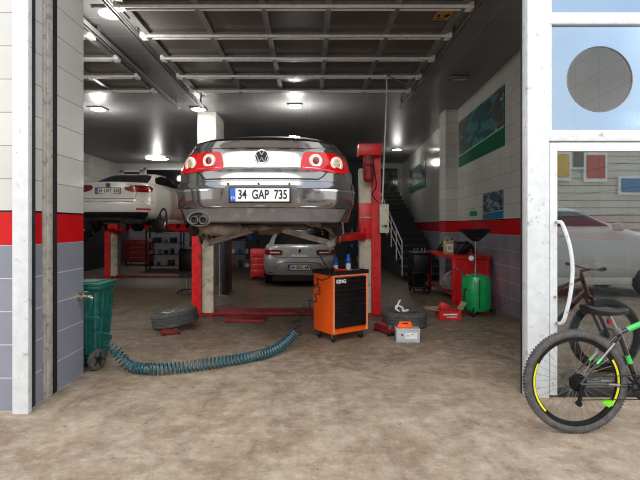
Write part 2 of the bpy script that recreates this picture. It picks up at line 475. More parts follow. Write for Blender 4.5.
def wall_quad(name, p0, p1, z0, z1, m, u0=0.0, kind='structure', thick=0.12, side=1):
    """vertical slab from p0 to p1 (plan points) with UVs in metres; slab thickens to 'side'"""
    p0, p1 = Vector((p0[0], p0[1], 0)), Vector((p1[0], p1[1], 0))
    d = (p1-p0); L = d.length; n = Vector((-d.y, d.x, 0)).normalized()*thick*side
    bm = bmesh.new(); uvl = bm.loops.layers.uv.new('UVMap')
    def q(a, b, c, e, ua, ub):
        vs = [bm.verts.new(v) for v in (a, b, c, e)]
        f = bm.faces.new(vs)
        for l, uv in zip(f.loops, ((ua, z0), (ub, z0), (ub, z1), (ua, z1))): l[uvl].uv = uv
    Z0, Z1 = Vector((0, 0, z0)), Vector((0, 0, z1))
    q(p0+Z0, p1+Z0, p1+Z1, p0+Z1, u0, u0+L)
    q(p1+n+Z0, p0+n+Z0, p0+n+Z1, p1+n+Z1, u0+L, u0)
    q(p0+n+Z0, p0+Z0, p0+Z1, p0+n+Z1, 0, thick)
    q(p1+Z0, p1+n+Z0, p1+n+Z1, p1+Z1, 0, thick)
    q(p0+Z1, p1+Z1, p1+n+Z1, p0+n+Z1, 0, L)
    bmesh.ops.remove_doubles(bm, verts=bm.verts, dist=1e-5)
    bmesh.ops.recalc_face_normals(bm, faces=bm.faces)
    me = bpy.data.meshes.new(name); bm.to_mesh(me); bm.free()
    me.materials.append(mat[m])
    o = bpy.data.objects.new(name, me); COL.objects.link(o)
    return tag(o, kind=kind)

def struct(o): return tag(o, kind='structure')

F = 455.0
def at(px, py, z):
    """a point at depth z seen at pixel px,py of the photograph"""
    return Vector(((px-310)*z/F, z, 1.45+(226-py)*z/F))
def rw(z): return 3.27+0.06*(z-6.94)      # the right wall runs slightly outwards

# ------------------------------------------------------------------ setting
CH = 4.2
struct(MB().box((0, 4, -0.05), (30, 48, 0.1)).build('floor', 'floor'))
struct(MB().box((-1.5, 12.0, CH+0.05), (14, 16.4, 0.1)).build('ceiling', 'ceiling'))
wall_quad('wall_right', (rw(3.95), 3.95), (rw(20), 20), 0, CH, 'tile', side=-1)
# pilaster on the right wall
def tiled_box(name, x0, x1, y0, y1, z0, z1, m):
    bm = bmesh.new(); uvl = bm.loops.layers.uv.new('UVMap')
    def q(a, b, ua, ub):
        f = bm.faces.new([bm.verts.new(v) for v in ((a[0], a[1], z0), (b[0], b[1], z0), (b[0], b[1], z1), (a[0], a[1], z1))])
        for l, uv in zip(f.loops, ((ua, z0), (ub, z0), (ub, z1), (ua, z1))): l[uvl].uv = uv
    q((x0, y0), (x1, y0), 0.02, 0.02+x1-x0); q((x1, y0), (x1, y1), 0.02, 0.02+y1-y0)
    q((x1, y1), (x0, y1), 0.02, 0.02+x1-x0); q((x0, y1), (x0, y0), 0.02, 0.02+y1-y0)
    bmesh.ops.remove_doubles(bm, verts=bm.verts, dist=1e-5)
    for v in (z0, z1):
        vs = [w for w in bm.verts if abs(w.co.z-v) < 1e-4]
        vs.sort(key=lambda w: math.atan2(w.co.y-(y0+y1)/2, w.co.x-(x0+x1)/2)); bm.faces.new(vs)
    bmesh.ops.recalc_face_normals(bm, faces=bm.faces)
    me = bpy.data.meshes.new(name); bm.to_mesh(me); bm.free(); me.materials.append(mat[m])
    o = bpy.data.objects.new(name, me); COL.objects.link(o)
    return struct(o)
tiled_box('wall_pilaster', 3.20, 3.50, 10.75, 11.25, 0, CH, 'tile_pier')
tiled_box('wall_column', -2.72, -2.27, 11.0, 12.0, 0, CH, 'tile_pier')
wall_quad('wall_back', (-8.6, 20.0), (4.3, 20.0), 0, CH, 'tile', side=1)
wall_quad('wall_left', (-8.5, 3.9), (-8.5, 20.0), 0, CH, 'tile', side=1)
# pier between the bays (its inner face is what the photo shows on the left)
tiled_box('wall_pier', -2.95, -2.22, 4.0, 4.46, 0, 4.35, 'tile_pier')
tiled_box('wall_front', -2.95, -2.27, 3.56, 3.995, 0, 4.35, 'tile_pier')
tiled_box('wall_far_left', -8.7, -7.0, 3.6, 4.0, 0, 4.35, 'tile_pier')
struct(MB().box((-2.2, 3.86, 4.95), (13.2, 0.28, 1.2)).build('wall_header', 'concrete'))
# left jamb build-up
struct(MB().box((-2.23, 3.525, 2.175), (0.124, 0.05, 4.35), bev=0.004).build('trim_1', 'white_paint'))
struct(MB().box((-2.245, 3.615, 2.175), (0.05, 0.13, 4.35)).build('trim_2', 'rubber_gap'))
tiled_box('trim_3', -2.27, -2.222, 3.68, 3.775, 0, 4.35, 'tile_pier')
g = MB(); g.box((-2.235, 3.80, 2.175), (0.06, 0.03, 4.35), bev=0.003); g.box((-2.225, 3.855, 2.175), (0.05, 0.08, 4.35), bev=0.006)
struct(g.build('trim_4', 'old_frame'))
struct(MB().box((-2.245, 3.95, 2.175), (0.05, 0.09, 4.35)).build('trim_5', 'black_rubber'))
# right jamb / glass door
RZ = 3.84
X = lambda px, z=RZ: (px-310)*z/F
H = lambda py, z=RZ: 1.45+(226-py)*z/F
g = MB(); g.box(((X(527)+X(549))/2, RZ+0.04, 2.2), (X(549)-X(527), 0.10, 4.4), bev=0.006)
struct(g.build('trim_6', 'white_paint'))
g = MB(); g.box((X(527)+0.055, RZ+0.105, 2.2), (0.11, 0.03, 4.4))
struct(g.build('trim_7', 'rubber_gap'))  # inner return of the white post, its shade put into the dark colour
xr = 3.08
g = MB()
g.box(((X(549)+xr)/2, RZ+0.03, (H(12.5)+H(24))/2), (xr-X(549), 0.07, H(12.5)-H(24)), bev=0.005)
g.box(((X(549)+xr)/2, RZ+0.03, (H(130)+H(141))/2), (xr-X(549), 0.07, H(130)-H(141)), bev=0.005)
g.box((xr-0.03, RZ+0.03, 2.2), (0.06, 0.07, 4.4), bev=0.005)
g.box((X(549.5)+0.01, RZ+0.038, (4.4+H(141))/2), (0.02, 0.07, 4.4-H(141)))
g.box(((X(549)+xr)/2, RZ+0.03, 4.36), (xr-X(549), 0.07, 0.08))
struct(g.build('trim_8', 'white_paint'))
win1 = bpy.data.objects.new('window_1', None); COL.objects.link(win1); win1.location = (2.5, RZ, 2.2); struct(win1)
# blue film pane with a round clear opening
cx, cz, cr = X(602), H(78), 33*RZ/F
x0, x1, z0, z1 = X(550.5), xr-0.06, H(130), H(24)
bm = bmesh.new(); N = 64
ring = [Vector((cx+cr*math.cos(2*PI*k/N), RZ+0.03, cz+cr*math.sin(2*PI*k/N))) for k in range(N)]
def toedge(p):
    d = Vector((p.x-cx, 0, p.z-cz)); t = 1e9
    if d.x > 1e-9: t = min(t, (x1-cx)/d.x)
    if d.x < -1e-9: t = min(t, (x0-cx)/d.x)
    if d.z > 1e-9: t = min(t, (z1-cz)/d.z)
    if d.z < -1e-9: t = min(t, (z0-cz)/d.z)
    return Vector((cx+d.x*t, RZ+0.03, cz+d.z*t))
a = [bm.verts.new(p) for p in ring]; b = [bm.verts.new(toedge(p)) for p in ring]
for k in range(N): bm.faces.new((a[k], a[(k+1) % N], b[(k+1) % N], b[k]))
corners = [Vector((x1, RZ+0.03, z1)), Vector((x0, RZ+0.03, z1)), Vector((x0, RZ+0.03, z0)), Vector((x1, RZ+0.03, z0))]
for c in corners:
    ang = math.atan2(c.z-cz, c.x-cx) % (2*PI); k = int(ang/(2*PI/N)) % N
    bm.faces.new((b[k], b[(k+1) % N], bm.verts.new(c)))
bmesh.ops.recalc_face_normals(bm, faces=bm.faces)
mb = MB(); mb.bm.free(); mb.bm = bm
mb.build('film_pane', 'glass_film', win1, world=True)
g = MB(); V = [g.bm.verts.new(p+Vector((0, 0.004, 0))) for p in ring]; g.bm.faces.new(V)
g.build('round_pane', 'glass_hole', win1, world=True)
g = MB(); g.tube(ring, 0.004, 6, closed=True); g.build('round_rim', 'door_frame', win1, world=True)
win2 = bpy.data.objects.new('window_2', None); COL.objects.link(win2); win2.location = (2.5, RZ, 3.3); struct(win2)
g = MB(); g.box(((x0+x1)/2, RZ+0.03, (H(12.5)+4.32)/2), (x1-x0, 0.006, 4.32-H(12.5))); g.build('pane', 'glass_film', win2, world=True)
door = bpy.data.objects.new('door_1', None); COL.objects.link(door); door.location = (X(600), RZ, 0); struct(door)
g = MB(); zt = H(142.5)
g.box(((X(550)+X(557.5))/2, RZ+0.03, zt/2+0.01), (X(557.5)-X(550), 0.06, zt-0.02), bev=0.004)
g.box((xr-0.09, RZ+0.03, zt/2+0.01), (0.06, 0.06, zt-0.02), bev=0.004)
g.box(((X(557.5)+xr-0.12)/2, RZ+0.03, (zt+H(151))/2), (xr-0.12-X(557.5), 0.06, zt-H(151)))
g.build('door_frame', 'white_paint', door, world=True)
g = MB(); g.box(((X(557)+xr-0.1)/2, RZ+0.03, 0.04), (xr-0.1-X(557), 0.05, 0.06), bev=0.004); g.build('bottom_rail', 'rubber_gap', door, world=True)
g = MB(); g.box(((X(557)+xr-0.11)/2, RZ+0.03, (0.06+H(151))/2), (xr-0.11-X(557), 0.008, H(151)-0.06)); g.build('pane', 'glass_door', door, world=True)
g = MB()
hp = [at(558, 222, 3.80), at(559, 222, 3.74), at(562, 223.5, 3.71), at(567, 236, 3.69), at(571, 252, 3.68), at(572.5, 270, 3.68), at(571, 290, 3.68), at(567.5, 308, 3.69), at(563.5, 321, 3.71), at(560, 323.5, 3.76), at(559, 323.5, 3.80)]
def smooth(pts, n=6):
    out = []
    P = [Vector(p) for p in pts]
    for i in range(len(P)-1):
        p0 = P[max(0, i-1)]; p1 = P[i]; p2 = P[i+1]; p3 = P[min(len(P)-1, i+2)]
        for k in range(n):
            t = k/n
            out.append(0.5*((2*p1)+(p2-p0)*t+(2*p0-5*p1+4*p2-p3)*t*t+(-p0+3*p1-3*p2+p3)*t**3))
    out.append(P[-1]); return out
g.tube(smooth(hp), 0.015, 10); g.build('door_handle', 'white_paint', door, world=True)
g = MB(); g.cyl(at(556.5, 222, 3.83), at(558, 222, 3.77), 0.014); g.build('handle_mount', 'steel', door, world=True)
g = MB(); g.cyl(at(557, 323.5, 3.83), at(558.5, 323.5, 3.77), 0.014); g.build('handle_mount', 'steel', door, world=True)
g = MB(); g.cyl(at(555, 297, 3.845), at(555, 297, 3.825), 0.012); g.build('lock_cylinder', 'steel', door, world=True)
struct(MB().box((3.6, 3.9, 2.2), (1.04, 0.12, 4.4)).build('wall_facade', 'white_paint'))

# back wall windows and the dark recess by the stairs
k = 2
def back_window(x0, x1, z0, z1, y=19.97):
    global k
    k += 1
    w = bpy.data.objects.new('window_%d' % k, None); COL.objects.link(w); w.location = ((x0+x1)/2, y, z0); struct(w)
    g = MB(); t = 0.09
    g.box(((x0+x1)/2, y-0.03, z1-t/2), (x1-x0, 0.08, t)); g.box(((x0+x1)/2, y-0.03, z0+t/2), (x1-x0, 0.08, t))
    g.box((x0+t/2, y-0.03, (z0+z1)/2), (t, 0.08, z1-z0)); g.box((x1-t/2, y-0.03, (z0+z1)/2), (t, 0.08, z1-z0))
    g.build('window_frame', 'rail_white', w, world=True)
    MB().box(((x0+x1)/2, y-0.02, (z0+z1)/2), (x1-x0-0.1, 0.03, z1-z0-0.1)).build('pane', 'pane_dark', w, world=True)
back_window(-8.25, -7.35, 2.0, 3.9)
back_window(-7.25, -5.1, 1.9, 4.0)
back_window(-5.0, -4.6, 1.9, 4.0)
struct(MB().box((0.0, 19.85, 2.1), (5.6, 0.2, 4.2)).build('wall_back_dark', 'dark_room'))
g = MB()
for i in range(6): g.box((2.85+i*0.16, 19.75, 2.6), (0.03, 0.05, 2.6))
g.box((3.25, 19.82, 2.6), (1.1, 0.1, 2.7))
struct(g.build('window_6', 'pane_dark'))

# ceiling lamps
def ceiling_lamp(px, py, label, w=0.34, d=0.22, power=60):
    z = (CH-0.05-1.45)*F/(226-py); p = at(px, py, z)
    t = thing('ceiling_lamp', label, 'ceiling lamp', (p.x, z, CH), 0, 'lit ceiling lamps')
    MB().box((0, 0, -0.02), (w+0.05, d+0.05, 0.04), bev=0.01).build('housing', 'lamp_body', t)
    g = MB(); g.lathe([(0.001, -0.060), (w*0.36, -0.056), (w*0.48, -0.045), (w*0.5, -0.036)], seg=28)
    g.build('diffuser', 'lamp', t)
    l = bpy.data.lights.new('lamp_light', 'POINT'); l.shadow_soft_size = 0.12; l.energy = power; l.color = (1.0, 0.98, 0.93)
    lo = bpy.data.objects.new('lamp_light', l); COL.objects.link(lo); lo.location = (p.x, z, CH-0.5)
ceiling_lamp(111, 15, 'round lit lamp on ceiling strip above the left pier, nearest one', 0.30, 0.30, 30)
ceiling_lamp(198.5, 110, 'round lit lamp just above white tiled column', 0.32, 0.32, 16)
ceiling_lamp(98, 110, 'round lit lamp above the raised white car', 0.32, 0.32, 50)
ceiling_lamp(295, 107, 'round lit lamp above the raised dark car', 0.30, 0.3, 70)
ceiling_lamp(397, 150, 'small round lit lamp near the back stairs', 0.32, 0.3, 16)
ceiling_lamp(157, 159, 'lit lamp far back above the raised white car', 0.9, 0.3, 30)
z = 8.34; p = at(459, 76, z)
t = thing('ceiling_bulkhead_lamp', 'unlit caged lamp on the dark ceiling near big poster', 'ceiling lamp', (p.x, z, CH))
MB().box((0, 0, -0.03), (0.36, 0.16, 0.06), bev=0.015).build('housing', 'galv', t)
g = MB()
for i in range(5): g.box((-0.13+i*0.065, 0, -0.067), (0.008, 0.13, 0.012))
g.box((0, -0.06, -0.067), (0.32, 0.01, 0.012)); g.box((0, 0.06, -0.067), (0.32, 0.01, 0.012)); g.build('cage', 'steel', t)
MB().box((0, 0, -0.055), (0.26, 0.09, 0.03), bev=0.01).build('diffuser', 'roller', t)

# overhead sectional doors
def sectional_door(idx, xa, xb, bars_x, tag_on=False):
    root = bpy.data.objects.new('door_%d' % idx, None); COL.objects.link(root); root.location = ((xa+xb)/2, 4.6, 4.05); struct(root)
    ys = [4.52, 5.35, 6.18, 7.01, 7.84, 8.67]
    for a, b in zip(ys[:-1], ys[1:]):
        MB().box(((xa+xb)/2, (a+b)/2, 4.09), (xb-xa, b-a-0.01, 0.035)).build('panel', 'door_panel', root, world=True)
    for y in ys:
        MB().box(((xa+xb)/2, y, 4.045), (xb-xa, 0.11, 0.05)).build('cross_bar', 'door_frame', root, world=True)
        MB().box(((xa+xb)/2, y-0.045, 4.012), (xb-xa, 0.022, 0.03)).build('bar_lip', 'door_lip', root, world=True)
        MB().box(((xa+xb)/2, y+0.045, 4.012), (xb-xa, 0.014, 0.018)).build('bar_lip', 'door_lip', root, world=True)
        for sx in (xa, xb):
            MB().box((sx, y, 4.03), (0.085, 0.13, 0.075), bev=0.008).build('roller_bracket', 'roller', root, world=True)
    for bx in bars_x+[xa+0.06, xb-0.06]:
        MB().box((bx, 6.6, 4.05), (0.075, 4.15, 0.035)).build('stile', 'door_frame', root, world=True)
        for y in ys:
            MB().box((bx, y-0.005, 4.008), (0.05, 0.10, 0.02)).build('hinge', 'galv', root, world=True)
    for sx, s in ((xa-0.10, -1), (xb+0.10, 1)):
        g = MB(); g.box((sx, 6.95, 4.07), (0.05, 6.1, 0.012)); g.box((sx+0.025*s, 6.95, 4.045), (0.006, 6.1, 0.06)); g.box((sx-0.02*s, 6.95, 4.02), (0.012, 6.1, 0.012))
        g.build('track', 'door_frame', root, world=True)
        for y in (6.2, 8.0, 9.8):
            MB().box((sx, y, 4.14), (0.03, 0.03, 0.12)).build('track_hanger', 'galv', root, world=True)
    return root
d2 = sectional_door(2, -2.25, 1.87, [-1.33, -0.55, 0.22, 1.03])
d3 = sectional_door(3, -6.9, -2.98, [-6.1, -5.4, -4.6, -3.8])
g = MB(); c = at(447, 13.5, 5.48)
g.box((1.66, 5.66, 4.069), (0.20, 0.24, 0.003)); g.build('warning_sticker', 'yellow_tag', d2, world=True)
g = MB(); g.prism([(1.66, 5.66), (1.70, 5.61), (1.74, 5.62), (1.72, 5.70), (1.68, 5.71)], 4.064, 4.067, 'XY'); g.box((1.64, 5.74, 4.0655), (0.1, 0.015, 0.003)); g.box((1.60, 5.66, 4.0655), (0.04, 0.06, 0.003))
g.build('sticker_print', 'black_ink', d2, world=True)

# conduit from ceiling to control box
g = MB()
g.tube(smooth([Vector((1.165, 7.33, 1.81)), at(384, 160, 7.4), at(386, 115, 7.5), Vector((1.28, 7.6, 3.9)), Vector((1.27, 7.7, 4.0))], 8), 0.012, 8)
tag(g.build('cable_conduit', 'rail_white'), 'thin white pipe running up from lift control box to ceiling', 'pipe')
g = MB(); g.tube([Vector((1.31, 7.73, 4.02)), Vector((1.5, 7.9, 3.98)), Vector((1.9, 8.0, 3.86))], 0.012, 8)
tag(g.build('ceiling_conduit', 'galv'), 'short loose grey pipe hanging under the ceiling by the door end', 'pipe')

# ------------------------------------------------------------------ cars
class Stack:
    """body shell as a stack of plan contours; levels = (h, y_rear, y_front, W)"""
    def __init__(s, levels, a, b, n=2.6, nf=2.4):
        s.L = levels; s.a = a; s.b = b; s.n = n; s.nf = nf
    def par(s, h):
        L = s.L
        if h <= L[0][0]: return L[0][1:]
        for p, q in zip(L[:-1], L[1:]):
            if h <= q[0]:
                t = (h-p[0])/max(1e-9, q[0]-p[0])
                return tuple(p[i]+(q[i]-p[i])*t for i in (1, 2, 3))
        return L[-1][1:]
    def P(s, u, h, off=0.0):
        """u in -1..1 wraps the rear; beyond 1 it runs forward along the flank (metres)"""
        def base(u):
            yr, yf, W = s.par(h); sg = -1 if u < 0 else 1; q = abs(u)
            if q <= 1:
                th = q*PI/2
                return Vector((sg*W*max(0, math.sin(th))**(2/s.n), yr+s.a*(1-max(0, math.cos(th))**(2/s.n)), h))
            return Vector((sg*s.side(yr+s.a+(q-1), h), yr+s.a+(q-1), h))
        p = base(u)
        if off:
            e = 0.01; d = base(u+e)-base(u-e); nrm = Vector((d.y, -d.x, 0)).normalized()
            if nrm.y > 0 and abs(u) < 0.9: nrm = -nrm
            p = p+nrm*off
        return p
    def side(s, y, h):
        yr, yf, W = s.par(h)
        if y < yr+s.a:
            q = max(0, min(1, (yr+s.a-y)/s.a)); return W*(1-q**s.n)**(1/s.n)
        if y > yf-s.b:
            q = max(0, min(1, (y-(yf-s.b))/s.b)); return W*(1-q**s.nf)**(1/s.nf)
        return W
    def ux(s, x, h):
        W = s.par(h)[2]; q = min(1, abs(x)/W)
        return math.copysign(math.asin(q**(s.n/2))/(PI/2), x)
    def pt(s, x, h, off=0.0): return s.P(s.ux(x, h), h, off)
    def contour(s, h, nr=16, ns=14, nfc=12):
        yr, yf, W = s.par(h); half = []
        for i in range(nr+1):
            th = i/nr*PI/2
            half.append((W*math.sin(th)**(2/s.n), yr+s.a*(1-max(0, math.cos(th))**(2/s.n))))
        for i in range(1, ns): 
            half.append((W, yr+s.a+(yf-s.b-yr-s.a)*i/ns))
        for i in range(nfc+1):
            th = (1-i/nfc)*PI/2
            half.append((W*math.sin(th)**(2/s.nf), yf-s.b+s.b*max(0, math.cos(th))**(2/s.nf)))
        full = half+[(-x, y) for x, y in half[-2:0:-1]]
        return [Vector((x, y, h)) for x, y in full]
    def mesh(s, mb, hs=None):
        hs = hs or [l[0] for l in s.L]
        V = mb.grid([s.contour(h) for h in hs], close_u=True)
        mb.bm.faces.new(V[0][::-1]); mb.bm.faces.new(V[-1])
    def patch(s, mb, rows, off=0.006, nx=14, th=0.03, byx=True):
        """rows: (h, xL, xR); surface piece with a rim going inwards"""
        hs = []
        for p, q in zip(rows[:-1], rows[1:]):
            m = max(1, int(abs(q[0]-p[0])/0.02))
            for i in range(m):
                t = i/m; hs.append(tuple(p[j]+(q[j]-p[j])*t for j in range(3)))
        hs.append(rows[-1])
        top = []; bot = []
        for h, xl, xrr in hs:
            ul, ur = (s.ux(xl, h), s.ux(xrr, h)) if byx else (xl, xrr)
            top.append([s.P(ul+(ur-ul)*i/nx, h, off) for i in range(nx+1)])
            bot.append([s.P(ul+(ur-ul)*i/nx, h, off-th) for i in range(nx+1)])
        T = mb.grid(top); B = mb.grid(bot)
        m = len(T)
        loop = [(0, i) for i in range(nx+1)]+[(j, nx) for j in range(1, m)]+[(m-1, i) for i in range(nx-1, -1, -1)]+[(j, 0) for j in range(m-2, 0, -1)]
        for c, d in zip(loop, loop[1:]+loop[:1]):
            mb.bm.faces.new((T[c[0]][c[1]], T[d[0]][d[1]], B[d[0]][d[1]], B[c[0]][c[1]]))
    def spatch(s, mb, rows, sg, off=0.006, n=12, th=0.02):
        """side piece: rows (h, y0, y1)"""
        hs = []
        for p, q in zip(rows[:-1], rows[1:]):
            for i in range(4):
                t = i/4; hs.append(tuple(p[j]+(q[j]-p[j])*t for j in range(3)))
        hs.append(rows[-1])
        T = mb.grid([[Vector((sg*(s.side(y0+(y1-y0)*i/n, h)+off), y0+(y1-y0)*i/n, h)) for i in range(n+1)] for h, y0, y1 in hs])
        B = mb.grid([[Vector((sg*(s.side(y0+(y1-y0)*i/n, h)+off-th), y0+(y1-y0)*i/n, h)) for i in range(n+1)] for h, y0, y1 in hs])
        m = len(T)
        loop = [(0, i) for i in range(n+1)]+[(j, n) for j in range(1, m)]+[(m-1, i) for i in range(n-1, -1, -1)]+[(j, 0) for j in range(m-2, 0, -1)]
        for c, d in zip(loop, loop[1:]+loop[:1]):
            mb.bm.faces.new((T[c[0]][c[1]], T[d[0]][d[1]], B[d[0]][d[1]], B[c[0]][c[1]]))
    def line(s, mb, pts, r=0.004, off=0.004, byx=True):
        out = []
        for (a, h), (b, h2) in zip(pts[:-1], pts[1:]):
            for i in range(8):
                t = i/8; x = a+(b-a)*t; hh = h+(h2-h)*t
                out.append(s.pt(x, hh, off) if byx else s.P(x, hh, off))
        out.append(s.pt(*pts[-1], off) if byx else s.P(*pts[-1], off))
        mb.tube(out, r, 6)

def cut_arches(o, centres, r, W):
    """real wheel arches: boolean cut, then the evaluated mesh replaces the original"""
    cm = MB()
    for (y, h) in centres:
        for sg in (-1, 1):
            cm.cyl((sg*(W-0.28), y, h), (sg*(W+0.3), y, h), r, seg=40)
    c = cm.build('cutter', 'under')
    md = o.modifiers.new('arches', 'BOOLEAN'); md.object = c; md.operation = 'DIFFERENCE'; md.solver = 'EXACT'
    dg = bpy.context.evaluated_depsgraph_get()
    me = bpy.data.meshes.new_from_object(o.evaluated_get(dg))
    o.modifiers.clear()
    o.data = me
    bpy.data.objects.remove(c)
    me.shade_smooth(); me.set_sharp_from_angle(angle=math.radians(35))

def wheel_meshes(r=0.32, w=0.21, spokes=5):
    """tyre and rim about the X axis, outer face towards +X"""
    t = MB()
    prof = [(r*0.64, -w*0.42), (r*0.72, -w*0.5), (r*0.88, -w*0.52), (r*0.96, -w*0.47), (r*0.995, -w*0.36)]
    for i in range(4):
        h = -w*0.30+w*0.60*i/3*1.0
        prof += [(r, h-w*0.06), (r, h+w*0.06), (r*0.975, h+w*0.07), (r*0.975, h+w*0.12)]
    prof = prof[:-2]+[(r*0.995, w*0.38), (r*0.96, w*0.47), (r*0.88, w*0.52), (r*0.72, w*0.5), (r*0.64, w*0.42), (r*0.62, 0), (r*0.64, -w*0.42)]
    t.lathe(prof, axis='X', seg=48)
    m = MB()
    m.lathe([(r*0.66, -w*0.44), (r*0.66, -w*0.40), (r*0.57, -w*0.3), (r*0.57, w*0.28), (r*0.62, w*0.38), (r*0.67, w*0.43), (r*0.655, w*0.45), (r*0.60, w*0.40), (r*0.545, w*0.28), (r*0.545, -w*0.3), (r*0.66, -w*0.44)], axis='X', seg=40)
    m.cyl((w*0.02, 0, 0), (w*0.36, 0, 0), r*0.16, r*0.12, 20)
    for i in range(spokes):
        a = 2*PI*i/spokes
        for da in (-0.13, 0.13):
            m.bar((w*0.30, r*0.10*math.cos(a), r*0.10*math.sin(a)), (w*0.34, r*0.57*math.cos(a+da), r*0.57*math.sin(a+da)), 0.03, 0.035)
    return t, m

def add_wheel(parent, x, y, h, rz, r=0.32, w=0.21):
    """part wheel: tyre, with rim and brake disc as sub-parts"""
    t, m = wheel_meshes(r, w)
    R = Matrix.Translation((x, y, h)) @ Matrix.Rotation(rz, 4, 'Z')
    bmesh.ops.transform(t.bm, matrix=R, verts=t.bm.verts); bmesh.ops.transform(m.bm, matrix=R, verts=m.bm.verts)
    wo = t.build('wheel', 'tyre_dark', parent); m.build('rim', 'steel', wo)
    return wo

def plate(parent, c, yf, h, txt, W=0.52, Ht=0.112, frame=0.016):
    """number plate: frame plate with white face, blue strip and characters; yf = y of its face"""
    g = MB(); g.box((c, yf+0.012, h), (W+2*frame, 0.016, Ht+2*frame), bev=0.004)
    p = g.build('number_plate', 'black_plastic', parent)
    MB().box((c, yf+0.002, h), (W, 0.006, Ht)).build('plate_face', 'plate_white', p)
    MB().box((c-W/2+0.024, yf-0.002, h), (0.048, 0.004, Ht)).build('country_strip', 'plate_blue', p)
    text_mesh('plate_text', txt.replace(' ', '  '), 0.116, Vector((c+0.026, yf-0.003, h)), FACE, 'black_ink', p, sx=0.70, bold=0.002)
    text_mesh('country_code', 'TR', 0.034, Vector((c-W/2+0.024, yf-0.0045, h-0.03)), FACE, 'white_ink', p)
    return p

def roundel(parent, name, p, r, ring_mat, vw=True):
    """ring emblem on a surface that faces -Y"""
    g = MB(); g.lathe([(r*0.001, -0.004), (r*0.9, -0.004), (r*0.93, 0.0), (r*0.93, 0.012)], c=p, axis='Y', seg=32)
    e = g.build(name, 'black_metal', parent)
    g = MB(); g.tube([p+Vector((r*math.cos(2*PI*i/32), -0.005, r*math.sin(2*PI*i/32))) for i in range(32)], r*0.10, 8, closed=True)
    if vw:
        def L(a, b): g.bar(p+Vector((a[0]*r, -0.007, a[1]*r)), p+Vector((b[0]*r, -0.007, b[1]*r)), r*0.15, 0.006)
        L((-0.36, 0.88), (0, 0.24)); L((0, 0.24), (0.36, 0.88))
        L((-0.86, 0.42), (-0.38, -0.80)); L((-0.38, -0.80), (0, -0.06)); L((0, -0.06), (0.38, -0.80)); L((0.38, -0.80), (0.86, 0.42))
    g.build('emblem_ring', ring_mat, e)

# ---- dark saloon on the near lift
CX, CY, CZ = -0.45, 4.15, 1.23
dark = thing('sedan_car', 'dark grey sedan raised on red two post lift, rear to the viewer', 'car', (CX, CY, CZ))
Lf = 4.72
S = Stack([(0.245, 0.12, Lf-0.1, 0.80), (0.26, 0.05, Lf-0.04, 0.845), (0.385, 0.03, Lf, 0.875), (0.40, 0.012, Lf, 0.885), (0.46, 0.004, Lf, 0.893), (0.54, 0.0, Lf, 0.90),
           (0.57, 0.0, Lf-0.02, 0.90), (0.578, 0.014, Lf-0.02, 0.897), (0.63, 0.022, Lf-0.05, 0.892), (0.642, 0.055, Lf-0.07, 0.888), (0.70, 0.066, Lf-0.12, 0.888),
           (0.755, 0.066, Lf-0.25, 0.885), (0.775, 0.088, Lf-0.3, 0.872), (0.86, 0.108, Lf-0.5, 0.855), (0.92, 0.118, Lf-0.9, 0.83), (0.97, 0.112, 3.9, 0.785), (1.01, 0.095, 3.8, 0.755), (1.035, 0.098, 3.7, 0.73), (1.052, 0.13, 3.6, 0.66)], a=0.62, b=0.7)
g = MB(); S.mesh(g); body = g.build('body', 'car_dark', dark, angle=28)
cut_arches(body, [(1.02, 0.30), (3.75, 0.30)], 0.37, 0.9)
G = Stack([(1.04, 0.42, 3.5, 0.73), (1.12, 0.62, 3.3, 0.70), (1.22, 0.95, 3.0, 0.64), (1.30, 1.3, 2.75, 0.58), (1.34, 1.6, 2.5, 0.50)], a=0.5, b=0.5)
g = MB(); G.mesh(g); cab = g.build('cabin', 'car_dark', dark)
g = MB(); G.patch(g, [(1.06, -0.64, 0.64), (1.30, -0.45, 0.45)], 0.006); g.build('rear_window', 'glass_dark', cab)
for sg in (-1, 1):
    g = MB(); G.spatch(g, [(1.07, 1.0, 3.0), (1.28, 1.7, 2.5)], sg); g.build('side_window', 'glass_dark', cab)
# trunk lid: upper spoiler strip, panel, lower panel
g = MB(); S.patch(g, [(0.665, -0.50, 0.50), (0.68, -0.545, 0.545), (0.755, -0.60, 0.60), (0.775, -0.375, 0.375), (0.93, -0.395, 0.395), (0.955, -0.60, 0.60), (1.02, -0.65, 0.65), (1.04, -0.62, 0.62)], 0.005)
lid = g.build('trunk_lid', 'car_dark', dark, angle=28)
g = MB(); S.line(g, [(-0.63, 0.758), (-0.3, 0.768), (0, 0.77), (0.3, 0.768), (0.63, 0.758)], 0.006, 0.009); g.build('lid_crease', 'chrome', lid)
g = MB()
S.line(g, [(-0.63, 0.755), (-0.575, 0.69), (-0.53, 0.658), (0.53, 0.658), (0.575, 0.69), (0.63, 0.755)], 0.0055, 0.003)
S.line(g, [(-0.395, 0.95), (-0.70, 0.985)], 0.004, 0.003); S.line(g, [(0.395, 0.95), (0.70, 0.985)], 0.004, 0.003)
S.line(g, [(-0.40, 0.951), (0.40, 0.951)], 0.004, 0.006)
g.build('lid_gap', 'black_rubber', lid)
g = MB(); S.patch(g, [(1.028, -0.665, 0.665), (1.05, -0.62, 0.62)], 0.012, 20, 0.05); g.build('spoiler_lip', 'black_metal', lid)
roundel(lid, 'emblem', S.pt(0, 0.865, 0.012), 0.062, 'chrome')
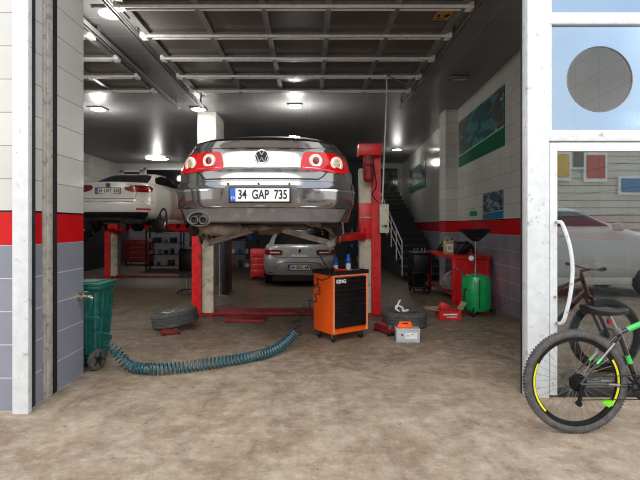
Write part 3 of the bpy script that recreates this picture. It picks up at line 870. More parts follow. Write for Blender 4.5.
# bumper: u-based so that it wraps both corners
g = MB(); S.patch(g, [(0.395, -1.28, 1.28), (0.46, -1.30, 1.30), (0.54, -1.33, 1.33), (0.565, -1.33, 1.33), (0.575, -1.32, 1.32), (0.632, -1.30, 1.30)], 0.010, 44, 0.03, byx=False)
bump = g.build('rear_bumper', 'car_dark', dark, angle=28)
g = MB(); S.patch(g, [(0.545, -1.30, -0.30), (0.562, -1.30, -0.28)], 0.016, 24, 0.02, byx=False); g.build('chrome_strip', 'chrome', bump)
g = MB(); S.patch(g, [(0.545, 0.30, 1.30), (0.562, 0.28, 1.30)], 0.016, 24, 0.02, byx=False)
g.build('chrome_strip', 'chrome', bump)
g = MB(); S.line(g, [(-1.1, 0.398), (1.1, 0.398)], 0.007, 0.012, byx=False); g.build('lower_strip', 'chrome', bump)
g = MB(); S.patch(g, [(0.43, -0.355, 0.355), (0.45, -0.36, 0.36), (0.585, -0.325, 0.325), (0.595, -0.31, 0.31)], 0.013, 20, 0.02); g.build('plate_recess', 'bumper_grey', bump)
for x in (-0.30, -0.02, 0.26):
    g = MB(); g.cyl(S.pt(x, 0.606, 0.006), S.pt(x, 0.606, 0.020), 0.009, seg=12); g.build('parking_sensor', 'black_plastic', bump)
g = MB(); S.patch(g, [(0.248, -0.70, 0.70), (0.262, -0.73, 0.73), (0.385, -0.79, 0.79)], 0.012, 30, 0.03); dif = g.build('diffuser', 'bumper_grey', bump)
# plate
py = S.pt(0, 0.50, 0.013).y
plate(bump, -0.005, py-0.022, 0.502, '34 GAP 735', 0.535, 0.118)
# lamps
for sg in (-1, 1):
    rows = [(0.728, 0.62, 0.79), (0.742, 0.37, 0.815), (0.76, 0.358, 0.825), (0.82, 0.362, 0.81), (0.885, 0.378, 0.775), (0.912, 0.392, 0.74), (0.925, 0.42, 0.66)]
    rows = [(h, a, b) if sg > 0 else (h, -b, -a) for h, a, b in rows]
    g = MB(); S.patch(g, rows, 0.013, 22, 0.04); lamp = g.build('tail_lamp', 'light_red', dark)
    for x, h, r in ((0.700, 0.815, 0.076), (0.500, 0.836, 0.067)):
        c = S.pt(sg*x, h, 0.016); d = S.pt(sg*(x+0.01), h)-S.pt(sg*(x-0.01), h)
        nrm = Vector((d.y, -d.x, 0)).normalized()
        if nrm.y > 0: nrm = -nrm
        tx = Vector((0, 0, 1)).cross(nrm).normalized()
        R = Matrix((tx, Vector((0, 0, 1)), nrm)).transposed()
        g = MB(); g.lathe([(r*0.5, 0.006), (r*0.58, 0.012), (r*0.88, 0.012), (r*0.98, 0.004), (r, -0.012)], c=c, seg=32, mtx=R); g.build('lamp_ring', 'light_ring', lamp)
        g = MB(); g.lathe([(0.0005, 0.010), (r*0.3, 0.009), (r*0.5, 0.006)], c=c, seg=24, mtx=R); g.build('lamp_core', 'light_core' if x > 0.6 else 'light_darkred', lamp)
# exhaust tips
c0 = S.pt(-0.50, 0.33, 0.03)
g = MB(); g.lathe([(0.112, 0.06), (0.112, -0.012), (0.106, -0.02), (0.098, -0.014), (0.098, 0.06), (0.112, 0.06)], c=(-0.585, c0.y+0.03, 0.0), axis='Y', seg=30)
bmesh.ops.scale(g.bm, vec=(1.0, 1, 0.62), verts=g.bm.verts); bmesh.ops.translate(g.bm, vec=(0, 0, 0.285), verts=g.bm.verts)
g.build('exhaust_trim', 'alu_dirty', dif)
g = MB(); g.cyl((0, 0.0, 0), (0, 0.02, 0), 0.10, seg=30); bmesh.ops.scale(g.bm, vec=(1.0, 1, 0.62), verts=g.bm.verts); bmesh.ops.translate(g.bm, vec=(-0.585, c0.y+0.04, 0.285), verts=g.bm.verts); g.build('exhaust_recess', 'black_rubber', dif)
for x in (-0.628, -0.544):
    g = MB(); g.lathe([(0.031, 0.18), (0.031, -0.01), (0.035, -0.014), (0.039, -0.01), (0.039, 0.18), (0.031, 0.18)], c=(x, c0.y+0.01, 0.275), axis='Y', seg=24)
    tip = g.build('exhaust_tip', 'steel', dark)
    g = MB(); g.cyl((x, c0.y+0.03, 0.275), (x, c0.y+0.035, 0.275), 0.032); g.build('exhaust_bore', 'black_rubber', tip)
# underside
g = MB(); g.box((0, 2.3, 0.235), (1.48, 3.9, 0.05), bev=0.01); g.box((0, 2.3, 0.20), (0.24, 3.4, 0.05)); g.build('underbody', 'under', dark)
for sg in (-1, 1):
    g = MB(); g.box((sg*0.76, 2.4, 0.20), (0.10, 1.9, 0.10), bev=0.015); g.build('sill', 'car_dark', dark)
    # inner fender liner hanging ahead of the bumper
    g = MB(); g.tube([(sg*0.72, 0.42, 0.24), (sg*0.74, 0.52, 0.16), (sg*0.73, 0.62, 0.22), (sg*0.72, 0.66, 0.34)], 0.05, 8); g.build('wheel_liner', 'under', dark)
g = MB(); g.tube(smooth([(-0.60, 0.20, 0.235), (-0.54, 0.22, 0.20), (-0.40, 0.24, 0.185), (-0.28, 0.24, 0.19), (-0.22, 0.26, 0.21)], 6), lambda t: 0.065*math.sin(PI*min(1, max(0, 0.12+0.76*t)))**0.5, 16)
g.build('muffler', 'rust_dirt', dark)
g = MB()
g.tube(smooth([(-0.14, 0.3, 0.2), (0.1, 0.45, 0.21), (0.2, 0.8, 0.2), (0.1, 1.5, 0.18), (0.05, 3.0, 0.17)], 6), 0.028, 10); g.build('exhaust_pipe', 'rust_dirt', dark)
g = MB(); g.box((0, 0.95, 0.215), (0.86, 0.10, 0.08), bev=0.02); g.box((0, 0.62, 0.225), (0.80, 0.08, 0.07), bev=0.02); g.box((-0.38, 0.8, 0.22), (0.08, 0.4, 0.08), bev=0.02); g.box((0.38, 0.8, 0.22), (0.08, 0.4, 0.08), bev=0.02)
g.cyl((-0.09, 0.66, 0.19), (0.12, 0.66, 0.19), 0.06, seg=16)
g.build('rear_subframe', 'rust_dirt', dark)
for sg in (-1, 1):
    g = MB()
    g.bar((sg*0.16, 0.66, 0.165), (sg*0.66, 0.80, 0.02), 0.11, 0.03, 0.008); g.bar((sg*0.16, 0.61, 0.18), (sg*0.66, 0.75, 0.04), 0.012, 0.055); g.bar((sg*0.16, 0.71, 0.18), (sg*0.66, 0.85, 0.04), 0.012, 0.055)
    g.cyl((sg*0.66, 0.72, 0.03), (sg*0.66, 0.88, 0.03), 0.035, seg=14)
    g.build('control_arm', 'alu_dirty', dark)
    g = MB(); g.bar((sg*0.30, 1.05, 0.22), (sg*0.70, 1.02, 0.17), 0.05, 0.04, 0.01); g.tube([(sg*0.35, 0.55, 0.3), (sg*0.6, 0.7, 0.26), (sg*0.72, 0.95, 0.24)], 0.018, 8)
    g.build('toe_link', 'rust_dirt', dark)
    g = MB(); g.tube([(sg*0.55+0.055*math.cos(a*0.5), 0.86+0.055*math.sin(a*0.5), 0.09+a*0.0055) for a in range(0, 60)], 0.008, 6); g.build('coil_spring', 'under', dark)
    g = MB(); g.tube([(sg*0.63, 0.98, 0.04), (sg*0.62, 1.0, 0.5)], 0.025, 10); g.build('shock_absorber', 'under', dark)
    g = MB(); g.cyl((sg*0.70, 1.02, 0.16), (sg*0.80, 1.02, 0.16), 0.075, seg=24); g.box((sg*0.70, 0.95, 0.14), (0.07, 0.16, 0.30), bev=0.02)
    hub = g.build('wheel_hub', 'alu_dirty', dark)
    g = MB(); g.cyl((sg*0.775, 1.02, 0.16), (sg*0.79, 1.02, 0.16), 0.145, seg=36); g.build('brake_disc', 'steel', hub)
    g = MB(); g.box((sg*0.78, 0.90, 0.20), (0.09, 0.07, 0.16), bev=0.02); g.build('brake_caliper', 'alu_dirty', hub)
    add_wheel(dark, sg*0.79, 3.75, 0.30, 0 if sg > 0 else PI)
    g = MB(); g.tube(smooth([S.pt(sg*0.40, 0.30, -0.05), (sg*0.45, 0.30, 0.25), (sg*0.60, 0.42, 0.22), (sg*0.70, 0.6, 0.14), (sg*0.68, 0.7, 0.10)], 5), 0.03, 8); g.build('splash_liner', 'rust_dirt', dark)

# ---- generic lighter saloon (white, far left lift)
white = thing('sedan_car', 'white sedan raised high on the lift in the left bay', 'car', (-4.34, 9.68, 1.30), math.radians(-1.2))
T = Stack([(0.30, 0.25, 4.45, 0.80), (0.34, 0.14, 4.5, 0.84), (0.40, 0.06, 4.55, 0.865), (0.45, 0.03, 4.6, 0.878), (0.58, 0.0, 4.6, 0.888), (0.66, 0.01, 4.55, 0.89), (0.69, 0.05, 4.5, 0.888), (0.80, 0.07, 4.4, 0.885),
           (0.92, 0.09, 4.1, 0.87), (1.00, 0.10, 3.8, 0.85), (1.06, 0.10, 3.6, 0.81), (1.09, 0.10, 3.5, 0.77), (1.105, 0.14, 3.4, 0.72)], a=0.55, b=0.7)
g = MB(); T.mesh(g); body = g.build('body', 'car_white', white)
cut_arches(body, [(1.02, 0.30), (3.65, 0.30)], 0.355, 0.885)
T2 = Stack([(1.07, 0.42, 3.45, 0.765), (1.12, 0.58, 3.3, 0.745), (1.25, 0.95, 2.95, 0.68), (1.36, 1.25, 2.7, 0.62), (1.42, 1.5, 2.5, 0.57), (1.45, 1.8, 2.3, 0.46)], a=0.4, b=0.5, n=2.9)
g = MB(); T2.mesh(g); cab = g.build('cabin', 'car_white', white)
g = MB(); T2.patch(g, [(1.10, -0.63, 0.63), (1.25, -0.56, 0.56), (1.39, -0.46, 0.46)], 0.008); g.build('rear_window', 'glass_dark', cab)
for sg in (-1, 1):
    g = MB(); T2.spatch(g, [(1.13, 0.92, 3.05), (1.2, 1.02, 2.9), (1.30, 1.25, 2.72), (1.37, 1.55, 2.55)], sg, 0.012); g.build('side_window', 'glass_dark', cab)
    g = MB(); g.bar((sg*0.745, 1.95, 1.12), (sg*0.625, 1.98, 1.38), 0.06, 0.03); g.build('window_pillar', 'black_plastic', cab)
    rows = [(0.885, 0.50, 0.80), (0.92, 0.38, 0.835), (0.99, 0.33, 0.835), (1.035, 0.38, 0.79)]
    rows = [(h, a, b) if sg > 0 else (h, -b, -a) for h, a, b in rows]
    g = MB(); T.patch(g, rows, 0.012, 18, 0.03); lamp = g.build('tail_lamp', 'light_darkred', white)
    rows = [(h, a, b) if sg > 0 else (h, -b, -a) for h, a, b in [(0.945, 0.50, 0.79), (0.965, 0.50, 0.79)]]
    g = MB(); T.patch(g, rows, 0.016, 12, 0.01); g.build('lamp_strip', 'light_red', lamp)
    rows = [(h, a, b) if sg > 0 else (h, -b, -a) for h, a, b in [(0.50, 0.60, 0.83), (0.53, 0.60, 0.84)]]
    g = MB(); T.patch(g, rows, 0.012, 10, 0.02); g.build('bumper_reflector', 'light_red', white)
    for yy in (1.02, 3.65): add_wheel(white, sg*0.785, yy, 0.30, 0 if sg > 0 else PI, 0.31, 0.20)
    g = MB(); g.box((sg*0.86, 2.0, 0.98), (0.03, 0.16, 0.025), bev=0.006); g.build('door_handle', 'car_white', white)
    g = MB(); g.box((sg*0.96, 2.95, 1.12), (0.2, 0.12, 0.13), bev=0.03); g.build('side_mirror', 'car_white', white)
g = MB(); T.patch(g, [(0.31, -0.68, 0.68), (0.36, -0.76, 0.76), (0.45, -0.80, 0.80)], 0.012, 24, 0.03); g.build('lower_valance', 'black_plastic', white)
g = MB(); T.line(g, [(-0.60, 0.89), (-0.56, 0.74), (0.56, 0.74), (0.60, 0.89)], 0.005, 0.003); T.line(g, [(-1.1, 0.675), (1.1, 0.675)], 0.005, 0.004, byx=False); g.build('panel_gap', 'black_rubber', white)
plate(white, 0, T.pt(0, 0.90).y-0.012, 0.905, '34 UAY 676')
roundel(white, 'emblem', T.pt(0, 1.03, 0.008), 0.05, 'steel')
g = MB(); g.box((0, 2.3, 0.29), (1.5, 3.8, 0.06)); g.tube([(0.5, 0.3, 0.24), (0.5, 0.8, 0.2), (0.2, 1.4, 0.2), (0.1, 3.0, 0.2)], 0.04, 8); g.box((0.42, 0.4, 0.25), (0.5, 0.25, 0.12), bev=0.04); g.cyl((-0.72, 1.02, 0.28), (0.72, 1.02, 0.28), 0.05)
g.build('underbody', 'under', white)
for sg in (-1, 1):
    g = MB(); g.box((sg*0.78, 2.35, 0.26), (0.10, 1.9, 0.12), bev=0.015); g.build('sill', 'car_white', white)
    # black wheel wells close the arches
# same car type parked across the street: what the glass door mirrors
street_car = dup(white, (2.9, -2.3, 0.0), -PI/2, 'tall white car parked on the street, mirrored in the glass door', None, 'car')
street_car.scale = (1.0, 1.1, 1.28)

# ---- grey hatchback standing at the back
hatch = thing('hatchback_car', 'silver grey hatchback parked on the floor behind the raised dark car', 'car', (-0.25, 10.75, 0.0))
K = Stack([(0.25, 0.18, 4.1, 0.80), (0.28, 0.08, 4.2, 0.85), (0.40, 0.02, 4.25, 0.88), (0.55, 0.0, 4.25, 0.895), (0.68, 0.03, 4.2, 0.895), (0.72, 0.06, 4.15, 0.89), (0.86, 0.10, 3.9, 0.875), (0.95, 0.13, 3.6, 0.85), (1.00, 0.19, 3.3, 0.81), (1.02, 0.25, 3.2, 0.78)], a=0.5, b=0.7)
g = MB(); K.mesh(g); body = g.build('body', 'car_grey', hatch)
cut_arches(body, [(0.85, 0.31), (3.45, 0.31)], 0.36, 0.9)
K2 = Stack([(0.99, 0.20, 3.2, 0.78), (1.10, 0.34, 2.9, 0.74), (1.25, 0.52, 2.5, 0.67), (1.38, 0.62, 2.2, 0.60), (1.43, 0.60, 2.0, 0.56), (1.46, 0.9, 1.8, 0.45)], a=0.35, b=0.5, n=2.9)
g = MB(); K2.mesh(g); cab = g.build('cabin', 'car_grey', hatch)
g = MB(); K2.patch(g, [(1.01, -0.62, 0.62), (1.15, -0.60, 0.60), (1.36, -0.50, 0.50)], 0.01); g.build('rear_window', 'glass_dark', cab)
for sg in (-1, 1):
    g = MB(); K2.spatch(g, [(1.04, 0.75, 2.8), (1.34, 1.0, 2.25)], sg, 0.01); g.build('side_window', 'glass_dark', cab)
    rows = [(0.76, 0.42, 0.82), (0.80, 0.40, 0.845), (0.86, 0.40, 0.84), (0.88, 0.46, 0.83)]
    rows = [(h, a, b) if sg > 0 else (h, -b, -a) for h, a, b in rows]
    g = MB(); K.patch(g, rows, 0.012, 16, 0.03); lamp = g.build('tail_lamp', 'light_darkred', hatch)
    rows = [(h, a, b) if sg > 0 else (h, -b, -a) for h, a, b in [(0.80, 0.47, 0.70), (0.83, 0.47, 0.70)]]
    g = MB(); K.patch(g, rows, 0.016, 10, 0.01); g.build('lamp_strip', 'light_ring', lamp)
    rows = [(h, a, b) if sg > 0 else (h, -b, -a) for h, a, b in [(0.325, 0.62, 0.80), (0.345, 0.62, 0.80)]]
    g = MB(); K.patch(g, rows, 0.012, 10, 0.02); g.build('bumper_reflector', 'light_red', hatch)
    for yy in (0.85, 3.45): add_wheel(hatch, sg*0.79, yy, 0.31, 0 if sg > 0 else PI, 0.31, 0.20)
g = MB(); K.patch(g, [(0.25, -0.70, 0.70), (0.27, -0.76, 0.76)], 0.012, 20, 0.03); g.box((0, 0.4, 0.2), (1.3, 0.5, 0.12)); g.build('lower_valance', 'black_plastic', hatch)
g = MB(); K.line(g, [(-0.60, 0.43), (-0.47, 0.56), (-0.35, 0.59), (0.35, 0.59), (0.47, 0.56), (0.60, 0.43)], 0.006, 0.003); K.line(g, [(-0.66, 0.75), (-0.55, 0.70), (0.55, 0.70), (0.66, 0.75)], 0.005, 0.003); g.build('panel_gap', 'black_rubber', hatch)
plate(hatch, 0, K.pt(0, 0.46).y-0.014, 0.47, '34 BRC 447')
p = K.pt(0, 0.86, 0.01)
g = MB(); g.prism([(p.x, p.z+0.055), (p.x+0.038, p.z), (p.x, p.z-0.055), (p.x-0.038, p.z)], p.y-0.004, p.y+0.02); e = g.build('emblem', 'black_metal', hatch)
g = MB(); q = [p+Vector(v) for v in ((0, -0.008, 0.055), (0.038, -0.008, 0), (0, -0.008, -0.055), (-0.038, -0.008, 0))]; g.tube(q, 0.006, 6, closed=True); g.build('emblem_ring', 'chrome', e)
text_mesh('model_lettering', 'M E G A N E', 0.065, K.pt(0, 0.745, 0.02), FACE, 'chrome', hatch, ext=0.003, bold=0.002)

# ------------------------------------------------------------------ two-post lifts
def lift(cx, xl, xr, y, label, ztop, arms_h, near=True, armx=0.78, ays=(-1.25, 1.45)):
    t = thing('car_lift', label, 'car lift', (cx, y, 0))
    for sg, xo in ((-1, xl), (1, xr)):
        s = -sg          # direction towards the middle
        g = MB()
        g.box((xo+s*0.015, y+0.15, ztop/2), (0.03, 0.32, ztop)); g.box((xo+s*0.075, y, ztop/2), (0.15, 0.025, ztop)); g.box((xo+s*0.075, y+0.30, ztop/2), (0.15, 0.025, ztop))
        post = g.build('post', 'red_paint', t, world=True)
        g = MB(); g.box((xo+s*0.10, y+0.1, 0.012), (0.55, 0.5, 0.024)); 
        for dx in (-0.1, 0.28):
            for dy in (-0.1, 0.28): g.cyl((xo+s*dx, y+dy, 0.02), (xo+s*dx, y+dy, 0.05), 0.016, seg=8)
        g.build('base_plate', 'red_dirty', post, world=True)
        g = MB(); g.box((xo+s*0.245, y+0.05, (ztop-0.3)/2+0.03), (0.19, 0.02, ztop-0.3)); g.box((xo+s*0.335, y+0.15, (ztop-0.3)/2+0.03), (0.015, 0.2, ztop-0.3)); g.build('screw_cover', 'cream', t, world=True)
        ch = 1.25
        g = MB(); g.box((xo+s*0.245, y+0.10, ch+0.28), (0.22, 0.20, 0.58), bev=0.012); car = g.build('carriage', 'red_paint', t, world=True)
        g = MB(); g.box((xo+s*0.245, y-0.005, ch+0.34), (0.22, 0.012, 0.018)); g.build('carriage_rib', 'steel', car, world=True)
        for ay in ays:
            g = MB(); px0 = Vector((xo+s*0.30, y+0.02 if ay == ays[0] else y+0.2, ch+0.05)); px1 = Vector((cx+sg*armx, y+ay, arms_h-0.12))
            if ay < 0 and near: px1 = Vector((cx+sg*armx, y+ay, arms_h-0.12))
            mid = px0+(px1-px0)*0.55
            g.bar(px0, mid+(px1-px0)*0.1, 0.12, 0.09, 0.008); g.bar(mid, px1, 0.085, 0.065, 0.006); g.cyl(px0-Vector((0, 0, 0.09)), px0+Vector((0, 0, 0.11)), 0.06, seg=16)
            arm = g.build('swing_arm', 'red_paint', t, world=True)
            g = MB(); g.cyl(px1-Vector((0, 0, 0.05)), (px1.x, px1.y, arms_h-0.03), 0.03, seg=12); g.cyl((px1.x, px1.y, arms_h-0.035), (px1.x, px1.y, arms_h), 0.06, seg=20); g.build('lifting_pad', 'black_rubber', arm, world=True)
    g = MB(); g.box(((xl+xr)/2, y+0.12, 0.035), (xr-xl-0.7, 0.42, 0.05), bev=0.008); fb = g.build('floor_bridge', 'red_dirty', t, world=True)
    return t
lift1 = lift(-0.45, -1.92, 1.15, 7.40, 'red two post lift with cream covers holding up the dark sedan', 2.66, CZ+0.15)
g = MB(); g.box((-1.0, 7.02, 0.02), (0.62, 0.34, 0.035), bev=0.006); g.build('cover_plate', 'red_dirty', lift1, world=True)
# motor head on the right post
g = MB(); g.box((0.96, 7.38, 2.67), (0.36, 0.30, 0.19), bev=0.012); mh = g.build('motor_cover', 'red_paint', lift1, world=True)
g = MB()
g.box((0.93, 7.25, 2.50), (0.13, 0.14, 0.14), bev=0.015); g.cyl((0.93, 7.22, 2.56), (0.93, 7.22, 2.20), 0.085, seg=24)
for a in range(12): g.box((0.93+0.088*math.cos(a*PI/6), 7.22+0.088*math.sin(a*PI/6), 2.34), (0.008, 0.02, 0.2), a*PI/6)
g.cyl((0.93, 7.22, 2.20), (0.93, 7.22, 2.15), 0.09, 0.06, 24); g.box((0.93, 7.12, 2.45), (0.10, 0.06, 0.09), bev=0.01)
g.build('motor', 'red_dirty', mh, world=True)
g = MB(); g.tube(smooth([(0.99, 7.13, 2.42), (1.05, 7.2, 2.1), (1.0, 7.28, 1.95), (1.1, 7.28, 1.82)], 6), 0.01, 6); g.build('motor_cable', 'black_rubber', mh, world=True)
g = MB(); g.box((1.185, 7.33, 1.57), (0.15, 0.14, 0.46), bev=0.008); cb = g.build('control_box', 'cream', lift1, world=True)
g = MB(); g.cyl((1.205, 7.26, 1.45), (1.205, 7.23, 1.45), 0.022); g.cyl((1.16, 7.26, 1.45), (1.16, 7.24, 1.45), 0.012); g.build('switch_knob', 'black_plastic', cb, world=True)

lift2 = lift(-4.33, -5.82, -2.95, 12.9, 'red two post lift in the left bay under the white sedan', 2.5, 1.30+0.195, armx=0.70, ays=(-1.7, -0.35))

# ------------------------------------------------------------------ stairs
def stairs(name, x0, x1, y0, n, rise, run, label):
    t = thing(name, label, 'stairs', ((x0+x1)/2, y0, 0))
    for i in range(n):
        MB().box(((x0+x1)/2, y0+run*(i+0.5), rise*(i+1)-0.03), (x1-x0, run+0.03, 0.05), bev=0.005).build('step', 'stair', t, world=True)
        MB().box(((x0+x1)/2, y0+run*i+0.03, rise*(i+0.5)), (x1-x0-0.04, 0.02, rise)).build('riser', 'black_plastic', t, world=True)
    g = MB(); g.prism([(y0, 0), (y0+run*n, 0), (y0+run*n, rise*n-0.06), (y0, 0.02)], x0+0.03, x1-0.03, 'YZ'); g.build('stringer', 'dark_room', t, world=True)
    return t
st = stairs('staircase', 2.45, 3.58, 11.9, 16, 0.175, 0.41, 'dark staircase climbing along the right wall at the back')
sl = 0.175/0.41
g = MB(); q0 = Vector((2.45, 12.0, 0.08))
def onr(y, h): return Vector((2.43, y, (y-11.9)*sl+h))
for h in (0.98, 0.75, 0.5): g.tube([onr(12.0, h), onr(17.6, h)], 0.018 if h > 0.9 else 0.012, 8)
for i in range(8): g.tube([onr(12.0+i*0.8, 0.1), onr(12.0+i*0.8, 0.98)], 0.016, 8)
g.build('handrail', 'rail_white', st, world=True)
st2 = stairs('staircase', -8.4, -7.2, 12.4, 14, 0.175, 0.41, 'dark staircase with pale rail in the far left corner')
g = MB()
def onl(y, h): return Vector((-7.15, y, (y-12.4)*sl+h))
for h in (0.98, 0.72, 0.46): g.tube([onl(12.6, h), onl(17.6, h)], 0.018, 8)
for i in range(7): g.tube([onl(12.6+i*0.8, 0.1), onl(12.6+i*0.8, 0.98)], 0.016, 8)
g.build('handrail', 'rail_white', st2, world=True)

# ------------------------------------------------------------------ posters and signs on the right wall
def wall_panel(name, za, zb, h0, h1, m, label, cat, th=0.015):
    t = bpy.data.meshes.new(name); bm = bmesh.new(); uvl = bm.loops.layers.uv.new('UVMap')
    def P(z, h, o): return Vector((rw(z)-o, z, h))
    F4 = [(za, h0), (za, h1), (zb, h1), (zb, h0)]
    a = [bm.verts.new(P(z, h, th)) for z, h in F4]; b = [bm.verts.new(P(z, h, 0.001)) for z, h in F4]
    f = bm.faces.new(a)
    for l, uv in zip(f.loops, ((1, 0), (1, 1), (0, 1), (0, 0))): l[uvl].uv = uv
    for i in range(4): bm.faces.new((a[i], a[(i+1) % 4], b[(i+1) % 4], b[i]))
    bm.faces.new(b[::-1])
    bmesh.ops.recalc_face_normals(bm, faces=bm.faces)
    bm.to_mesh(t); bm.free(); t.materials.append(mat[m])
    o = bpy.data.objects.new(name, t); COL.objects.link(o)
    return tag(o, label, cat)
wall_panel('wall_poster', 7.74, 10.65, 2.82, 3.86, 'poster_big', 'large dark teal poster with green lower band, nearest on right wall', 'poster')
wall_panel('wall_poster', 14.7, 17.9, 2.73, 3.60, 'poster_far', 'smaller far poster with grey picture beyond the pilaster', 'poster')
wall_panel('framed_notice', 7.81, 8.85, 1.59, 2.07, 'poster_small', 'small framed grey and blue notice just above red tile row', 'poster', 0.02)
wall_panel('safety_sign', 9.3, 9.75, 1.66, 1.76, 'green_sign', 'small green sign on white tiles left of the framed notice', 'sign')

# ------------------------------------------------------------------ tool cart
cc = Vector((0.278, 5.57, 0)); ang = math.atan2(0.32, 0.48)
cart = thing('tool_cart', 'orange tool cart with black drawers standing under the raised dark sedan', 'tool cart', cc, ang)
W_, D_ = 0.56, 0.42
g = MB(); g.box((W_/2, D_/2, 0.475), (W_, D_, 0.73), bev=0.01); cab = g.build('cabinet', 'orange', cart)
g = MB()
g.box((W_-0.02, -0.006, 0.475), (0.03, 0.014, 0.70)); g.box((0.012, -0.006, 0.475), (0.02, 0.014, 0.70)); g.box((W_/2, -0.006, 0.832), (W_, 0.014, 0.018)); g.build('front_edge', 'orange_pale', cab)
zz = [0.815, 0.765, 0.715, 0.665, 0.61, 0.54, 0.46, 0.36, 0.185]
for a, b in zip(zz[:-1], zz[1:]):
    g = MB(); g.box((W_/2-0.008, -0.012, (a+b)/2), (W_-0.075, 0.024, a-b-0.006), bev=0.004); dr = g.build('drawer', 'black_metal', cart)
    g = MB(); g.box((W_/2-0.008, -0.029, a-0.014), (W_-0.09, 0.012, 0.010), bev=0.003); g.build('drawer_handle', 'black_plastic', dr)
text_mesh('logo_lettering', 'KING', 0.062, Vector((0.105, -0.036, 0.765)), FACE, 'white_ink', cart, ext=0.001, sx=1.0, bold=0.003)
g = MB(); g.box((W_/2, D_/2, 0.855), (W_+0.03, D_+0.03, 0.03), bev=0.01)
for sx, sy, lx, ly in ((W_/2, -0.008, W_+0.02, 0.012), (W_/2, D_+0.008, W_+0.02, 0.012), (-0.008, D_/2, 0.012, D_+0.02), (W_+0.008, D_/2, 0.012, D_+0.02)): g.box((sx, sy, 0.878), (lx, ly, 0.022))
g.build('top_tray', 'black_plastic', cart)
for x, y in ((0.06, 0.06), (W_-0.06, 0.06), (0.06, D_-0.06), (W_-0.06, D_-0.06)):
    g = MB(); g.box((x, y, 0.103), (0.06, 0.06, 0.012)); g.box((x-0.018, y+0.01, 0.075), (0.004, 0.045, 0.055)); g.box((x+0.018, y+0.01, 0.075), (0.004, 0.045, 0.055)); c = g.build('caster', 'steel', cart)
    g = MB(); g.lathe([(0.02, -0.013), (0.038, -0.013), (0.041, -0.007), (0.041, 0.007), (0.038, 0.013), (0.02, 0.013), (0.02, -0.013)], c=(x, y+0.012, 0.041), axis='X', seg=20); g.build('caster_wheel', 'black_rubber', c)
Mc = Matrix.Translation(cc) @ Matrix.Rotation(ang, 4, 'Z')
TOP = 0.871
def oncart(x, y, z=TOP): return Mc @ Vector((x, y, z))
def spray_can(x, y, r, h, label):
    t = thing('spray_can', label, 'spray can', oncart(x, y))
    g = MB(); g.lathe([(r*0.96, 0), (r, 0.006), (r, h*0.42), (r, h*0.42)], seg=20); g.build('label_band', 'batt_label', t)
    g = MB(); g.lathe([(r, h*0.42), (r, h*0.74), (r*0.75, h*0.80)], seg=20); g.build('can_body', 'can_blue', t)
    g = MB(); g.lathe([(r*0.78, h*0.79), (r*0.78, h*0.98), (r*0.6, h)], seg=20); g.build('cap', 'can_blue', t)
spray_can(0.25, 0.27, 0.030, 0.17, 'short blue and white spray can on the tool cart, left one')
spray_can(0.43, 0.24, 0.034, 0.21, 'taller blue and white spray can on the tool cart, right one')
def tool(name, pts, r, m, label, cat, g2=None):
    g = MB(); g.tube([oncart(*p) for p in pts], r, 8)
    if g2: g2(g)
    return tag(g.build(name, m), label, cat)
tool('screwdriver', [(0.14, 0.16, TOP+0.016), (0.25, 0.13, TOP+0.016)], 0.015, 'red_box', 'red handled tool lying on front of the cart top', 'tool', lambda g: g.tube([oncart(0.25, 0.13, TOP+0.012), oncart(0.33, 0.11, TOP+0.008)], 0.005, 6))
tool('pliers', [(0.20, 0.22, TOP+0.014), (0.28, 0.17, TOP+0.016), (0.34, 0.16, TOP+0.014)], 0.012, 'red_paint', 'red pliers lying between the spray cans', 'tool', lambda g: g.tube([oncart(0.22, 0.18, TOP+0.012), oncart(0.29, 0.18, TOP+0.014), oncart(0.35, 0.2, TOP+0.012)], 0.010, 6))
tool('socket_wrench', [(0.36, 0.09, TOP+0.013), (0.52, 0.11, TOP+0.013)], 0.010, 'steel', 'steel ratchet lying on right corner of the cart top', 'tool', lambda g: g.cyl(oncart(0.36, 0.09, TOP+0.001), oncart(0.36, 0.09, TOP+0.035), 0.018))
tool('pry_bar', [(0.10, 0.20, TOP+0.008), (0.05, 0.24, TOP+0.1), (0.0, 0.31, TOP+0.24)], 0.008, 'black_metal', 'thin black bar leaning up on left of the cart top', 'tool')

# ------------------------------------------------------------------ coiled air hose
def helix(path, rad, pitch, ppt=14):
    P = smooth(path, 10); L = [0]
    for a, b in zip(P[:-1], P[1:]): L.append(L[-1]+(b-a).length)
    n = int(L[-1]/pitch*ppt); out = []; j = 0
    for i in range(n+1):
        s = L[-1]*i/n
        while j < len(L)-2 and L[j+1] < s: j += 1
        t = (s-L[j])/max(1e-9, L[j+1]-L[j]); p = P[j].lerp(P[j+1], t); d = (P[j+1]-P[j]).normalized()
        sd = d.cross(Vector((0, 0, 1))).normalized(); up = sd.cross(d)
        a = 2*PI*i/ppt; R = rad(i/n) if callable(rad) else rad
        out.append(p+sd*math.cos(a)*R+up*math.sin(a)*R)
    return out
hose = thing('air_hose', 'teal spiral air hose lying in a curve from wall tap to tool cart', 'air hose', (-1.2, 4.6, 0))
tapx, tapy, taph = -2.22, 4.36, 0.775
start = [Vector((tapx+0.13, tapy, taph-0.02)), at(90, 309, 4.38), at(86, 316, 4.40), at(99, 318, 4.36), at(100, 325, 4.42), at(95, 332, 4.46), at(110, 334, 4.42), at(110, 340, 4.46), at(103, 344, 4.50), at(114, 347, 4.48)]
coilp = [at(110, 345, 4.50), at(118, 354, 4.52), Vector((-1.78, 4.50, 0.065)), Vector((-1.55, 4.42, 0.062)), Vector((-1.30, 4.46, 0.062)), Vector((-1.05, 4.58, 0.062)), Vector((-0.80, 4.72, 0.062)), Vector((-0.60, 4.86, 0.062)), Vector((-0.42, 5.05, 0.065)), Vector((-0.28, 5.26, 0.11)), at(294, 333, 5.42)]
